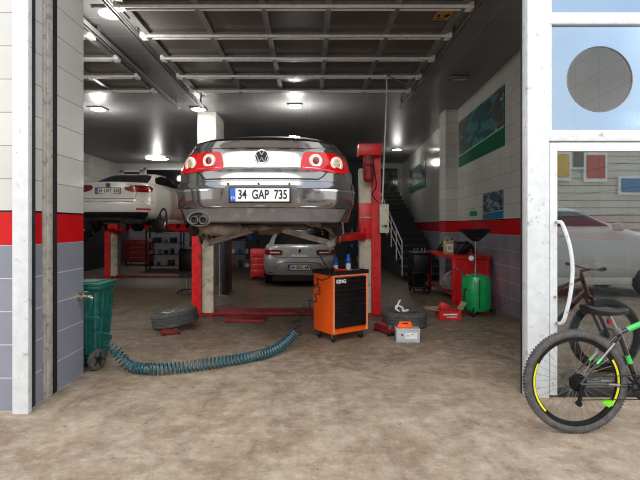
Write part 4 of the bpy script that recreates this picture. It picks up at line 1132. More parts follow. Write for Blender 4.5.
HH = helix(coilp, lambda t: 0.050 if t > 0.04 else 0.03+0.5*t, 0.040, 12)
g = MB(); g.tube(smooth(start, 6)+[p for p in HH], 0.0085, 6); g.build('hose_coil', 'hose_teal', hose, world=True)
up = [HH[-1], at(296, 322, 5.44), at(303, 312, 5.44), at(312, 302, 5.44), at(319, 293, 5.46), at(316, 284, 5.47), at(322, 278, 5.50)]
H2 = helix(up, lambda t: 0.045*(1-0.35*t), 0.105)
H2 += [at(329, 278, 5.48), oncart(-0.06, -0.02, 0.93), oncart(0.04, 0.02, 0.925), oncart(0.10, 0.05, 0.90)]
g = MB(); g.tube([HH[-1]]+H2, 0.0075, 6); g.build('hose_end', 'black_rubber', hose, world=True)
tapo = thing('wall_tap', 'small brass tap fixed to the grey tiles of left pier', 'tap', (tapx, tapy, taph))
g = MB(); g.cyl((0, 0, 0), (0.02, 0, 0), 0.03); g.cyl((0, 0, 0), (0.13, 0, 0), 0.014); g.cyl((0.10, 0, 0.0), (0.14, 0, -0.02), 0.016); g.cyl((0.05, -0.05, 0), (0.05, 0.03, 0), 0.016); g.build('valve_body', 'brass', tapo)
g = MB(); g.cyl((0.05, 0, 0), (0.05, 0, 0.04), 0.008); g.box((0.065, 0, 0.043), (0.07, 0.018, 0.007), bev=0.002); g.build('tap_handle', 'steel', tapo)

# ------------------------------------------------------------------ wheelie bin
bn = thing('wheelie_bin', 'dark green wheelie bin behind the left pier with hose in front', 'bin', (-2.42, 4.78, 0))
def tub(x0, x1, y0, y1, h0, X0, X1, Y0, Y1, h1, g):
    a = [g.bm.verts.new(v) for v in ((x0, y0, h0), (x1, y0, h0), (x1, y1, h0), (x0, y1, h0))]
    b = [g.bm.verts.new(v) for v in ((X0, Y0, h1), (X1, Y0, h1), (X1, Y1, h1), (X0, Y1, h1))]
    for i in range(4): g.bm.faces.new((a[i], a[(i+1) % 4], b[(i+1) % 4], b[i]))
    g.bm.faces.new(a[::-1]); g.bm.faces.new(b)
g = MB(); tub(-0.20, 0.245, -0.14, 0.12, 0.06, -0.26, 0.30, -0.20, 0.16, 0.84, g)
for x in (-0.12, 0.02, 0.16, 0.26): g.bar((x*0.88, -0.15, 0.14), (x, -0.20, 0.78), 0.025, 0.02)
for y in (-0.1, 0.0, 0.10): g.bar((0.25, y, 0.14), (0.297, y, 0.78), 0.02, 0.025)
bb = g.build('bin_body', 'bin_green', bn)
g = MB(); g.box((0.02, -0.02, 0.825), (0.60, 0.40, 0.035), bev=0.01); g.build('bin_rim', 'bin_green', bb)
g = MB(); g.box((0.02, -0.02, 0.855), (0.59, 0.39, 0.03), bev=0.012); g.box((0.02, -0.02, 0.872), (0.45, 0.28, 0.016), bev=0.006); lid_ = g.build('bin_lid', 'bin_green', bn)
RZm = Matrix.Rotation(math.radians(-18), 4, 'Z')
for wx, sd in ((0.0, 1), (-0.50, -1)):
    g = MB(); g.lathe([(0.03, -0.025), (0.085, -0.025), (0.105, -0.018), (0.107, 0), (0.105, 0.018), (0.085, 0.025), (0.03, 0.025), (0.03, -0.025)], axis='X', seg=32); h2 = MB()
    h2.lathe([(0.001, -0.03), (0.03, -0.03), (0.035, -0.022), (0.035, 0.03), (0.001, 0.03)], axis='X', seg=20)
    for i in range(5): h2.box((0.026*sd, 0.055*math.cos(i*1.257), 0.055*math.sin(i*1.257)), (0.008, 0.03, 0.012), Matrix.Rotation(i*1.257, 3, 'X'))
    mm = Matrix.Translation((0.275, -0.20, 0.107)) @ RZm @ Matrix.Translation((wx, 0, 0))
    for q in (g, h2): bmesh.ops.transform(q.bm, matrix=mm, verts=q.bm.verts)
    w = g.build('bin_wheel', 'tyre', bn); h2.build('wheel_hub', 'black_plastic', w)
g = MB(); mm = Matrix.Translation((0.275, -0.20, 0.107)) @ RZm; g.cyl(mm @ Vector((0.02, 0, 0)), mm @ Vector((-0.5, 0, 0)), 0.012); g.build('axle', 'steel', bn)

# ------------------------------------------------------------------ wheels lying on the floor
def loose_wheel(loc, r, w, tilt, label, rimm='steel'):
    t_, m_ = wheel_meshes(r, w)
    th = thing('spare_tyre', label, 'tyre', loc)
    R = Matrix.Rotation(tilt, 4, 'Y') @ Matrix.Rotation(-PI/2, 4, 'Y')
    for q in (t_, m_):
        bmesh.ops.transform(q.bm, matrix=R, verts=q.bm.verts)
    lo = min(v.co.z for v in t_.bm.verts)
    for q in (t_, m_): bmesh.ops.translate(q.bm, vec=(0, 0, -lo+0.002), verts=q.bm.verts)
    t_.build('tyre', 'tyre', th); m_.build('rim', rimm, th)
    return th
lw = loose_wheel((-1.93, 6.50, 0.0), 0.325, 0.20, math.radians(-9), 'old tyre with pale rim lying tilted on floor left of the lift')
rwh = loose_wheel((1.37, 6.62, 0.0), 0.325, 0.215, 0.0, 'grey tyre lying flat on floor behind the car battery', 'steel')
g = MB(); zc = 0.222
g.tube(smooth([(1.27, 6.50, zc+0.01), (1.22, 6.48, zc+0.05), (1.25, 6.52, zc+0.09), (1.33, 6.52, zc+0.05), (1.32, 6.46, zc+0.02), (1.4, 6.5, zc+0.03)], 5), 0.014, 7)
g.tube(smooth([(1.24, 6.50, zc+0.05), (1.27, 6.52, zc+0.13), (1.30, 6.55, zc+0.16)], 5), 0.012, 7)
tag(g.build('crumpled_rag', 'white_ink'), 'white crumpled strip of cloth lying on top of the flat tyre', 'cloth')
# rubber pieces / arms on the floor
def floor_pad(loc, rz, label, k=1.0):
    t = thing('trolley_jack', label, 'jack', loc, rz); t.scale = (k, k, k)
    g = MB(); g.prism([(-0.26, 0.03), (0.20, 0.03), (0.26, 0.08), (0.10, 0.13), (-0.20, 0.15), (-0.26, 0.11)], -0.06, 0.06); g.build('jack_body', 'red_dirty', t)
    for x in (-0.2, 0.2):
        g = MB(); g.cyl((x, -0.09, 0.03), (x, 0.09, 0.03), 0.03); g.build('jack_wheel', 'black_rubber', t)
    g = MB(); g.cyl((0.14, 0, 0.10), (0.14, 0, 0.15), 0.035); g.build('saddle', 'steel', t)
    return t
floor_pad((-1.86, 6.08, 0), math.radians(30), 'small red jack on floor in front of the tilted tyre', 0.5)
floor_pad((1.02, 6.15, 0), math.radians(-66), 'small red jack between tool cart and car battery', 0.8)

# ------------------------------------------------------------------ battery
bt = thing('car_battery', 'grey car battery with orange handle on floor near tool cart', 'battery', (1.225, 5.74, 0), math.radians(-3))
g = MB(); g.box((0, 0, 0.075), (0.29, 0.17, 0.15), bev=0.006); g.box((0, 0, 0.158), (0.302, 0.18, 0.022), bev=0.005); g.build('battery_case', 'batt_grey', bt)
g = MB(); g.box((0.035, -0.087, 0.082), (0.15, 0.004, 0.075)); lb = g.build('paper_label', 'batt_label', bt)
g = MB(); g.box((-0.075, -0.087, 0.095), (0.02, 0.004, 0.02)); g.box((0.0, -0.090, 0.085), (0.035, 0.003, 0.008)); g.box((0.05, -0.090, 0.1), (0.03, 0.003, 0.006)); g.build('label_print', 'black_ink', lb)
g = MB(); g.box((-0.03, 0, 0.187), (0.19, 0.08, 0.036), bev=0.010); g.prism([(-0.115, 0.20), (0.055, 0.20), (0.045, 0.245), (-0.095, 0.245)], -0.02, 0.02); h_ = g.build('battery_handle', 'orange', bt)
g = MB(); g.box((-0.026, -0.0215, 0.226), (0.07, 0.003, 0.012)); g.build('handle_slot', 'black_ink', h_)
g = MB()
for x in (-0.12, 0.12): g.cyl((x, 0.045, 0.169), (x, 0.045, 0.19), 0.010)
g.build('terminal', 'steel', bt)

# ------------------------------------------------------------------ waste oil drainer
od = thing('oil_drainer', 'green waste oil drainer tank on casters before red workbench', 'oil drainer', (2.72, 7.45, 0))
g = MB(); R0 = 0.225
g.lathe([(0.001, 0.055), (0.14, 0.06), (0.205, 0.085), (R0, 0.13), (R0, 0.36), (R0+0.004, 0.365), (R0+0.004, 0.375), (R0, 0.38), (R0, 0.58), (0.205, 0.63), (0.14, 0.655), (0.05, 0.665), (0.001, 0.667)], seg=40); tk = g.build('tank', 'tank_green', od)
g = MB(); g.tube([(-0.03, -0.235, 0.13), (-0.03, -0.238, 0.60)], 0.007, 6); g.build('sight_tube', 'black_rubber', tk)
g = MB(); g.cyl((-0.01, 0, 0.66), (-0.01, 0, 1.20), 0.014, seg=12); g.cyl((-0.01, 0, 0.66), (-0.01, 0, 0.76), 0.024, seg=12); g.build('riser_pipe', 'steel', od)
g = MB(); g.lathe([(0.05, 1.20), (0.06, 1.21), (0.11, 1.25), (0.245, 1.375), (0.255, 1.40), (0.235, 1.40), (0.10, 1.265), (0.03, 1.23)], c=(-0.01, 0, 0), seg=36); g.build('drain_funnel', 'black_plastic', od)
g = MB(); g.box((-0.01, -0.115, 1.265), (0.06, 0.004, 0.03)); g.build('funnel_print', 'steel', od)
g = MB(); g.cyl((-0.11, -0.05, 0.93), (-0.11, -0.085, 0.93), 0.05, seg=24); ga = g.build('gauge', 'steel', od)
g = MB(); g.cyl((-0.11, -0.085, 0.93), (-0.11, -0.088, 0.93), 0.04, seg=24); g.build('gauge_face', 'plate_white', ga)
g = MB(); g.tube([(-0.11, -0.06, 0.93), (-0.02, 0, 0.93)], 0.012, 8); g.build('gauge_pipe', 'steel', od)
g = MB(); g.tube(smooth([(-0.18, -0.05, 0.60), (-0.24, -0.07, 0.68), (-0.34, -0.09, 0.76), (-0.30, 0.05, 0.76), (-0.2, 0.05, 0.62)], 5), 0.011, 8); g.build('push_handle', 'steel', od)
for i, (x, y) in enumerate(((0.24, -0.06), (-0.13, -0.20), (-0.18, 0.17), (0.1, 0.2))):
    g = MB(); r = 0.06 if i == 0 else 0.04
    g.lathe([(0.012, -0.016), (r-0.006, -0.016), (r, -0.008), (r, 0.008), (r-0.006, 0.016), (0.012, 0.016), (0.012, -0.016)], c=(x, y, r), axis='X' if i else 'Y', seg=20)
    w = g.build('caster_wheel', 'black_rubber', od)
    g = MB(); g.box((x*0.85, y*0.85, r+0.035), (0.06, 0.05, 0.05)); g.build('caster_fork', 'steel', w)
g = MB(); g.tube(smooth([(-0.20, -0.1, 0.45), (-0.26, -0.16, 0.30), (-0.24, -0.2, 0.12), (-0.16, -0.24, 0.07), (-0.12, -0.22, 0.15)], 5), 0.012, 8); g.build('drain_hose', 'black_rubber', od)

# ------------------------------------------------------------------ red workbench and what is on it
bx0, by0, by1 = 2.63, 8.36, 10.2
wb = thing('workbench', 'red steel workbench along the right wall behind green tank', 'workbench', ((bx0+3.33)/2, (by0+by1)/2, 0))
g = MB(); g.prism([(bx0, by0), (rw(by0)-0.03, by0), (rw(by1)-0.03, by1), (bx0, by1)], 0.84, 0.90, 'XY'); g.build('bench_top', 'red_paint', wb, world=True)
g = MB(); g.box(((bx0+3.31)/2, by0+0.02, 0.43), (3.31-bx0-0.05, 0.02, 0.80))
for i in range(6): g.box((bx0+0.2+i*0.08, by0+0.006, 0.45), (0.02, 0.012, 0.66))
g.build('end_panel', 'red_paint', wb, world=True)
for x in (bx0+0.035, 3.27):
    for y in (by0+0.04, by1-0.05):
        MB().box((x, y, 0.42), (0.08, 0.08, 0.84), bev=0.005).build('leg', 'red_paint', wb, world=True)
g = MB(); g.prism([(bx0+0.05, by0+0.05), (3.25, by0+0.05), (3.3, by1-0.05), (bx0+0.05, by1-0.05)], 0.14, 0.17, 'XY'); g.build('lower_shelf', 'red_dirty', wb, world=True)
g = MB(); g.box((3.31, 9.3, 0.5), (0.02, 1.6, 0.66)); g.build('back_panel', 'red_dirty', wb, world=True)
jg = thing('oil_jug', 'pale olive oil jug standing on left edge of red workbench', 'jug', (2.72, 8.95, 0.90))
g = MB(); g.box((0, 0, 0.13), (0.19, 0.10, 0.26), bev=0.02); g.tube(smooth([(-0.06, 0, 0.26), (-0.05, 0, 0.32), (0.02, 0, 0.32), (0.04, 0, 0.26)], 4), 0.014, 8); g.cyl((0.06, 0, 0.25), (0.06, 0, 0.28), 0.022); b_ = g.build('jug_body', 'jug', jg)
g = MB(); g.box((0.015, -0.052, 0.12), (0.12, 0.004, 0.15)); g.build('jug_label', 'plate_white', b_)
g = MB(); g.cyl((0.06, 0, 0.28), (0.06, 0, 0.305), 0.025); g.build('jug_cap', 'black_plastic', jg)
g = MB(); g.lathe([(0.02, -0.055), (0.035, -0.055), (0.035, -0.058), (0.02, -0.058), (0.02, -0.055)], c=(0.015, 0, 0.12), axis='Y', seg=20); g.build('label_print', 'black_ink', b_)
def lump(name, x, y, z, m, label, cat, kind):
    g = MB()
    if kind == 'coil':
        for i in range(4):
            r = 0.16-0.012*i; g.tube([(x+r*math.cos(a*PI/10), y+r*math.sin(a*PI/10), z+0.045+0.05*i+0.015*math.sin(a)) for a in range(20)], 0.025, 8, closed=True)
    elif kind == 'case':
        g.box((x, y, z+0.09), (0.28, 0.2, 0.18), bev=0.025); g.tube([(x-0.06, y, z+0.18), (x-0.05, y, z+0.225), (x+0.05, y, z+0.225), (x+0.06, y, z+0.18)], 0.012, 8)
    elif kind == 'motor':
        g.lathe([(0.001, -0.14), (0.06, -0.14), (0.09, -0.11), (0.10, 0.02), (0.08, 0.05), (0.04, 0.07), (0.04, 0.14), (0.001, 0.14)], c=(x, y, z+0.101), axis='X', seg=20); g.box((x, y, z+0.17), (0.1, 0.08, 0.1), bev=0.01)
        for a in range(8): g.box((x-0.03, y+0.1*math.cos(a*PI/4), z+0.101+0.1*math.sin(a*PI/4)) if a not in (5, 6, 7) else (x-0.03, y, z+0.19), (0.12, 0.014, 0.014))
    elif kind == 'pile':
        g.tube(smooth([(x-0.16, y, z+0.03), (x-0.08, y-0.06, z+0.16), (x+0.02, y, z+0.24), (x+0.12, y+0.04, z+0.14), (x+0.18, y-0.02, z+0.04)], 6), 0.028, 8)
        g.tube(smooth([(x-0.12, y+0.05, z+0.03), (x, y+0.02, z+0.12), (x+0.08, y-0.05, z+0.2), (x+0.16, y, z+0.03)], 6), 0.03, 8)
    return tag(g.build(name, m), label, cat)
lump('hose_bundle', 2.95, 8.62, 0.90, 'black_rubber', 'black looped hoses piled near front end of the red workbench', 'hose', 'pile')
lump('power_tool_case', 2.97, 9.05, 0.90, 'black_plastic', 'black carrying case with handle on the red workbench', 'case', 'case')
lump('rubber_belt_coil', 3.15, 9.48, 0.90, 'black_rubber', 'coiled black belts heaped by the wall behind the carrying case', 'belt', 'coil')
lump('starter_motor', 2.82, 9.35, 0.90, 'black_metal', 'dark metal starter motor lying behind the oil jug', 'car part', 'motor')
lump('cable_bundle', 2.90, 9.8, 0.90, 'black_rubber', 'tangled black cables at the far end of red workbench', 'cable', 'pile')
gb = thing('gearbox', 'dusty grey gearbox stored under the red workbench', 'car part', (2.82, 9.15, 0.17))
g = MB(); g.lathe([(0.001, -0.3), (0.20, -0.3), (0.21, -0.27), (0.18, -0.25), (0.16, -0.05), (0.12, 0.02), (0.11, 0.2), (0.08, 0.24), (0.05, 0.3), (0.001, 0.3)], c=(0, 0, 0.213), axis='Y', seg=24); g.box((0.02, 0.0, 0.12), (0.3, 0.4, 0.22), bev=0.03)
for i in range(5): g.box((-0.14, -0.2+0.09*i, 0.2), (0.05, 0.02, 0.26))
g.build('housing', 'alu_dirty', gb)
g = MB(); g.cyl((-0.1, -0.1, 0.3), (-0.1, 0.1, 0.3), 0.05); g.build('end_cap', 'rust_dirt', gb)
# black trolley left of the bench
tr = thing('parts_trolley', 'black wheeled trolley with tools left of red workbench', 'trolley', (2.40, 10.0, 0))
g = MB()
for z in (0.12, 0.45, 0.86): g.box((0, 0, z), (0.40, 0.5, 0.04), bev=0.006)
for x in (-0.18, 0.18):
    for y in (-0.23, 0.23): g.box((x, y, 0.5), (0.03, 0.03, 0.78))
g.build('trolley_frame', 'black_metal', tr)
g = MB(); g.box((0, 0.02, 0.655), (0.37, 0.42, 0.36), bev=0.01); g.build('trolley_drawer', 'black_plastic', tr)
g = MB(); g.box((0, 0.245, 0.3), (0.36, 0.01, 0.34)); g.build('back_panel', 'black_metal', tr)
for x in (-0.16, 0.16):
    for y in (-0.2, 0.2):
        g = MB(); g.cyl((x-0.015, y, 0.05), (x+0.015, y, 0.05), 0.05); g.build('caster_wheel', 'black_rubber', tr)
for i in range(4):
    g = MB(); a = (-0.12+0.08*i, -0.1+0.05*(i % 2), 0.895); loc = tr.location
    g.tube([Vector(loc)+Vector(a), Vector(loc)+Vector((a[0]+0.03, a[1]+0.2, 0.905)), Vector(loc)+Vector((a[0]+0.05, a[1]+0.22, 0.96))], 0.014, 6)
    tag(g.build('hand_tool', 'steel'), 'steel hand tool lying on top of the black trolley', 'tool', 'hand tools on the trolley')

# red carton and cardboard near the drainer
bxs = thing('parts_carton', 'small open red carton with cardboard flaps on floor', 'carton', (2.16, 7.12, 0), math.radians(4))
g = MB()
g.box((0, -0.10, 0.07), (0.34, 0.006, 0.14)); g.box((0, 0.10, 0.07), (0.34, 0.006, 0.14)); g.box((-0.17, 0, 0.07), (0.006, 0.2, 0.14)); g.box((0.17, 0, 0.07), (0.006, 0.2, 0.14)); g.box((0, 0, 0.006), (0.34, 0.2, 0.008)); g.build('carton_body', 'red_box', bxs)
g = MB(); g.bar((0.18, 0, 0.14), (0.26, 0, 0.26), 0.2, 0.006); g.build('carton_flap', 'cardboard', bxs); g = MB(); g.bar((-0.17, 0, 0.14), (-0.32, 0, 0.17), 0.2, 0.006); g.build('carton_flap', 'cardboard', bxs)
g = MB(); g.box((0, -0.105, 0.085), (0.22, 0.003, 0.02)); g.box((0.02, -0.105, 0.045), (0.16, 0.003, 0.012)); g.build('carton_print', 'white_ink', bxs)
g = MB(); g.box((2.10, 7.13, 0.19), (0.16, 0.10, 0.12), Matrix.Rotation(0.4, 3, 'Y'), 0.03); g.box((2.13, 7.09, 0.17), (0.05, 0.03, 0.05))
g.box((2.10, 7.13, 0.09), (0.12, 0.09, 0.15))
tag(g.build('parts_pouch', 'red_box'), 'red and white pouch sticking out of the red carton', 'pouch')
g = MB(); g.box((2.22, 8.0, 0.012), (0.42, 0.26, 0.016), 0.3)
tag(g.build('cardboard_sheet', 'cardboard'), 'flat brown cardboard sheet on floor beside workbench leg', 'cardboard')

# ------------------------------------------------------------------ things at the back
def cabinet(name, x, y, w, d, h, m, label, cat='cabinet', n=4):
    t = thing(name, label, cat, (x, y, 0))
    g = MB(); g.box((0, 0, h/2+0.05), (w, d, h-0.1), bev=0.01); g.build('cabinet_body', m, t)
    for i in range(n):
        zz = 0.14+(h-0.22)*(i+0.5)/n
        g = MB(); g.box((0, -d/2-0.008, zz), (w-0.06, 0.016, (h-0.22)/n-0.015), bev=0.004); dr = g.build('drawer', m, t)
        g = MB(); g.box((0, -d/2-0.025, zz+(h-0.22)/n*0.3), (w*0.5, 0.015, 0.012)); g.build('drawer_handle', 'steel', dr)
    for sx in (-1, 1):
        for sy in (-1, 1):
            g = MB(); g.cyl((sx*(w/2-0.06)-0.015, sy*(d/2-0.06), 0.05), (sx*(w/2-0.06)+0.015, sy*(d/2-0.06), 0.05), 0.05, seg=14); g.build('caster_wheel', 'black_rubber', t)
    return t
cabinet('tool_cabinet', -1.37, 12.4, 0.45, 0.5, 0.84, 'red_paint', 'red tool cabinet left of the silver grey hatchback')
cabinet('tool_cabinet', -6.45, 17.2, 0.95, 0.6, 0.95, 'red_dirty', 'red tool cabinet far back in the left bay')
cabinet('tool_cabinet', -3.15, 15.4, 0.8, 0.5, 1.3, 'dark_room', 'dark grey cabinet behind red post of the near lift')
def rack(x, y, w, h, d, label, nshelf=4):
    t = thing('storage_rack', label, 'rack', (x, y, 0))
    for sx in (-1, 1):
        for sy in (-1, 1):
            MB().box((sx*(w/2-0.02), sy*(d/2-0.02), h/2), (0.04, 0.04, h)).build('rack_post', 'black_metal', t)
    zs = []
    for i in range(nshelf):
        z = 0.12+(h-0.2)*i/(nshelf-1); zs.append(z)
        MB().box((0, 0, z), (w, d, 0.03)).build('rack_shelf', 'black_metal', t)
    return zs
ms = ['black_plastic', 'dark_room', 'cardboard', 'can_blue', 'steel', 'black_plastic', 'cream', 'red_dirty']
def fill(x, y, w, zs, d, lab, group, skip_last=False):
    for zi, z in enumerate(zs):
        xx = x-w/2+0.17
        while xx < x+w/2-0.17:
            bw = random.uniform(0.10, 0.2); bh = random.uniform(0.12, 0.26); m = random.choice(ms)
            g = MB()
            if random.random() < 0.5:
                g.lathe([(0.001, 0), (bw*0.42, 0), (bw*0.45, 0.01), (bw*0.45, bh*0.75), (bw*0.2, bh*0.88), (bw*0.2, bh), (0.001, bh)], c=(xx, y-0.05, z+0.016), seg=14); nm = 'bottle'
                tag(g.build(nm, m), 'small dark bottle standing on the '+lab, 'bottle', 'bottles on the '+group)
            else:
                g.box((xx, y-0.05, z+0.016+bh*0.4), (bw*0.9, d*0.6, bh*0.8), bev=0.008); g.box((xx, y-0.05, z+0.016+bh*0.82), (bw*0.94, d*0.63, 0.02))
                tag(g.build('storage_box', m), 'small lidded box standing on the '+lab, 'box', 'boxes on the '+group)
            xx += bw+random.uniform(0.06, 0.12)
zs = rack(-4.9, 15.4, 1.2, 1.35, 0.4, 'black storage rack with parts behind the left bay lift'); fill(-4.9, 15.4, 1.2, zs, 0.4, 'rack behind the left bay lift', 'left bay rack')
zs = rack(-2.15, 14.6, 0.95, 1.5, 0.4, 'black storage rack left of the red cabinet and hatchback'); fill(-2.15, 14.6, 0.95, zs, 0.4, 'rack left of the hatchback', 'middle rack')
zs = rack(1.85, 16.5, 1.0, 1.8, 0.4, 'black storage rack between hatchback and right staircase'); fill(1.85, 16.5, 1.0, zs, 0.4, 'rack beside the right staircase', 'rack by the stairs')
# upright black panel with aluminium edge
up_ = thing('display_board', 'tall black board with bright metal edge behind left lift post', 'board', (-1.86, 9.4, 0), math.radians(0))
g = MB(); g.box((0.09, 0.3, 0.85), (0.09, 0.7, 1.66), bev=0.005); g.build('board_panel', 'black_plastic', up_)
g = MB(); g.box((0.0, -0.04, 0.85), (0.02, 0.02, 1.70)); g.box((0.05, -0.03, 0.02), (0.2, 0.1, 0.03)); g.build('board_edge', 'steel', up_)
# seated black machine near left lift
tc = thing('tyre_changer', 'dark tyre changing machine standing left of the near lift', 'tyre changer', (-3.95, 15.0, 0))
g = MB(); g.box((0, 0, 0.35), (0.6, 0.6, 0.70), bev=0.03); g.box((0, 0.35, 0.8), (0.2, 0.15, 1.6), bev=0.02); g.build('machine_body', 'black_metal', tc)
g = MB(); g.cyl((0, -0.02, 0.70), (0, -0.02, 0.76), 0.27, seg=28); g.build('turntable', 'steel', tc)
g = MB(); g.bar((0, 0.35, 1.5), (0, 0.0, 1.5), 0.08); g.cyl((0, 0.02, 1.5), (0, 0.02, 0.95), 0.03); g.build('mount_arm', 'steel', tc)
bk = thing('office_stool', 'small black stool on floor left of the near lift post', 'stool', (-2.62, 9.7, 0))
g = MB(); g.cyl((0, 0, 0.36), (0, 0, 0.43), 0.17, seg=24); g.build('seat', 'black_rubber', bk)
g = MB(); g.cyl((0, 0, 0.1), (0, 0, 0.36), 0.025); g.build('column', 'steel', bk)
for i in range(5):
    a = i*2*PI/5; g = MB(); g.bar((0, 0, 0.11), (0.2*math.cos(a), 0.2*math.sin(a), 0.07), 0.03, 0.025); g.cyl((0.2*math.cos(a), 0.2*math.sin(a)-0.01, 0.03), (0.2*math.cos(a), 0.2*math.sin(a)+0.01, 0.03), 0.03, seg=12); g.build('leg', 'black_plastic', bk)
# engine hoist behind the glass door
eh = thing('engine_hoist', 'rusty red folding hoist standing behind the glass door', 'hoist', (2.66, 4.45, 0))
g = MB(); g.bar((-0.30, -0.1, 0.07), (0.34, -0.1, 0.07), 0.07, 0.07); g.bar((-0.30, 0.3, 0.07), (0.30, 0.3, 0.07), 0.07, 0.07); g.bar((0.12, -0.1, 0.07), (0.12, 0.3, 0.07), 0.07, 0.07); g.build('hoist_base', 'rust_red', eh)
g = MB(); g.bar((0.12, 0.1, 0.07), (0.12, 0.1, 1.15), 0.07, 0.07); g.bar((-0.28, 0.1, 0.1), (0.10, 0.1, 0.92), 0.045, 0.045); g.build('hoist_mast', 'rust_red', eh)
g = MB(); g.bar((0.16, 0.1, 1.12), (-0.42, 0.1, 0.42), 0.06, 0.06); g.build('hoist_boom', 'rust_red', eh)
g = MB(); g.cyl((0.12, 0.05, 0.45), (-0.15, 0.05, 0.76), 0.03); g.build('hoist_ram', 'black_metal', eh)

# ------------------------------------------------------------------ bicycle
BY = 3.19; kf = BY/F
bike = thing('bicycle', 'black mountain bicycle with green accents standing before the glass door', 'bicycle', (1.86, BY, 0))
HB = Vector((0, 0, 0.362)); BB = Vector((0.44, 0, 0.335)); ST = Vector((0.305, 0, 0.70)); HT = Vector((0.86, 0, 0.93)); HL = Vector((0.90, 0, 0.80)); FH = Vector((1.09, 0, 0.362))
def bwheel(name, c):
    g = MB(); R = 0.362; prof = []
    for i in range(13):
        a = i/12*2*PI; prof.append((R-0.028+0.028*math.cos(a), 0.027*math.sin(a)))
    g.lathe(prof, c=c, axis='Y', seg=72)
    for i in range(96):
        a = 2*PI*i/96
        for s in (-1, 1):
            p = c+Vector((math.cos(a)*(R-0.004), s*0.013, math.sin(a)*(R-0.004))); g.box(p, (0.008, 0.012, 0.012), Matrix.Rotation(-a, 3, 'Y'))
    w = g.build(name, 'tyre', bike)
    g = MB(); g.lathe([(R-0.056, -0.014), (R-0.050, -0.015), (R-0.050, 0.015), (R-0.056, 0.014), (R-0.078, 0.010), (R-0.082, 0), (R-0.078, -0.010), (R-0.056, -0.014)], c=c, axis='Y', seg=72); rim = g.build('rim', 'black_metal', w)
    for a0, a1 in ((-0.6, 0.55), (2.7, 3.9)):
        for s in (-1,):
            n = 20; g = MB()
            A = [c+Vector((math.cos(a0+(a1-a0)*i/n)*(R-0.060), s*0.0155, math.sin(a0+(a1-a0)*i/n)*(R-0.060))) for i in range(n+1)]
            B = [c+Vector((math.cos(a0+(a1-a0)*i/n)*(R-0.074), s*0.0135, math.sin(a0+(a1-a0)*i/n)*(R-0.074))) for i in range(n+1)]
            g.grid([A, B]); g.build('rim_decal', 'yellow', rim)
    g = MB()
    for i in range(32):
        a = 2*PI*i/32; s = -1 if i % 2 else 1; b = a+(0.5 if (i//2) % 2 else -0.5)
        g.tube([c+Vector((0.024*math.cos(b), s*0.028, 0.024*math.sin(b))), c+Vector(((R-0.08)*math.cos(a), 0, (R-0.08)*math.sin(a)))], 0.0013, 5)
    g.build('spokes', 'steel', w)
    g = MB(); g.cyl(c+Vector((0, -0.05, 0)), c+Vector((0, 0.05, 0)), 0.016); g.cyl(c+Vector((0, -0.03, 0)), c+Vector((0, -0.026, 0)), 0.028); g.cyl(c+Vector((0, 0.026, 0)), c+Vector((0, 0.03, 0)), 0.028); g.build('hub', 'black_metal', w)
    g = MB(); g.lathe([(0.058, 0.038), (0.080, 0.038), (0.080, 0.041), (0.058, 0.041), (0.058, 0.038)], c=c, axis='Y', seg=36)
    for i in range(6): a = i*PI/3; g.bar(c+Vector((0.02*math.cos(a), 0.04, 0.02*math.sin(a))), c+Vector((0.06*math.cos(a+0.4), 0.04, 0.06*math.sin(a+0.4))), 0.006, 0.006)
    g.build('brake_disc', 'steel', w)
    return w
rwl = bwheel('rear_wheel', HB); fwl = bwheel('front_wheel', FH)
g = MB()
for i, r in enumerate((0.062, 0.055, 0.048, 0.040, 0.033, 0.026)):
    g.lathe([(0.012, -0.030-0.005*i), (r, -0.030-0.005*i), (r, -0.0325-0.005*i), (0.012, -0.0325-0.005*i)], c=HB, axis='Y', seg=30)
g.build('cassette', 'black_metal', rwl)
g = MB()
g.tube([BB, ST], 0.017, 12); g.tube([ST, HT], 0.018, 12); g.tube([BB, HL], 0.024, 12); g.tube([HT+Vector((-0.01, 0, 0.03)), HL+Vector((0.01, 0, -0.03))], 0.022, 12)
g.cyl(BB+Vector((0, -0.04, 0)), BB+Vector((0, 0.04, 0)), 0.024)
for s in (-1, 1):
    g.tube([BB+Vector((-0.02, s*0.025, 0)), HB+Vector((0.15, s*0.045, -0.005)), HB+Vector((0, s*0.062, 0))], 0.010, 8)
    g.tube([ST+Vector((0, s*0.018, -0.02)), HB+Vector((0.12, s*0.045, 0.13)), HB+Vector((0, s*0.062, 0))], 0.008, 8)
fr = g.build('frame', 'bike_black', bike)
def seg(name, m, a, b, t0, t1, r):
    g = MB(); g.tube([a+(b-a)*t0, a+(b-a)*t1], r, 12); g.build(name, m, fr)
seg('green_accent', 'bike_green', ST, HT, 0.10, 0.36, 0.0188); seg('green_accent', 'bike_green', BB, ST, 0.42, 0.58, 0.0178)
seg('white_accent', 'white_ink', ST, HT, 0.36, 0.40, 0.0188)
for s_ in (-1, 1):
    a = ST+Vector((0, s_*0.018, -0.02)); b = HB+Vector((0.12, s_*0.045, 0.13)); seg('white_accent', 'steel', a, b, 0.25, 0.8, 0.0086); seg('green_accent', 'bike_green', a, b, 0.8, 0.98, 0.0086)
    a = BB+Vector((-0.02, s_*0.025, 0)); b = HB+Vector((0.15, s_*0.045, -0.005)); seg('white_accent', 'steel', a, b, 0.5, 0.8, 0.0106)
SP = Vector((0.225, 0, 0.845))
g = MB(); g.tube([ST+(BB-ST)*0.1, SP], 0.0135, 12); g.cyl(ST-(BB-ST)*0.0, ST-(BB-ST).normalized()*0.03, 0.021); sp_ = g.build('seat_post', 'steel', bike)
g = MB(); rows = []
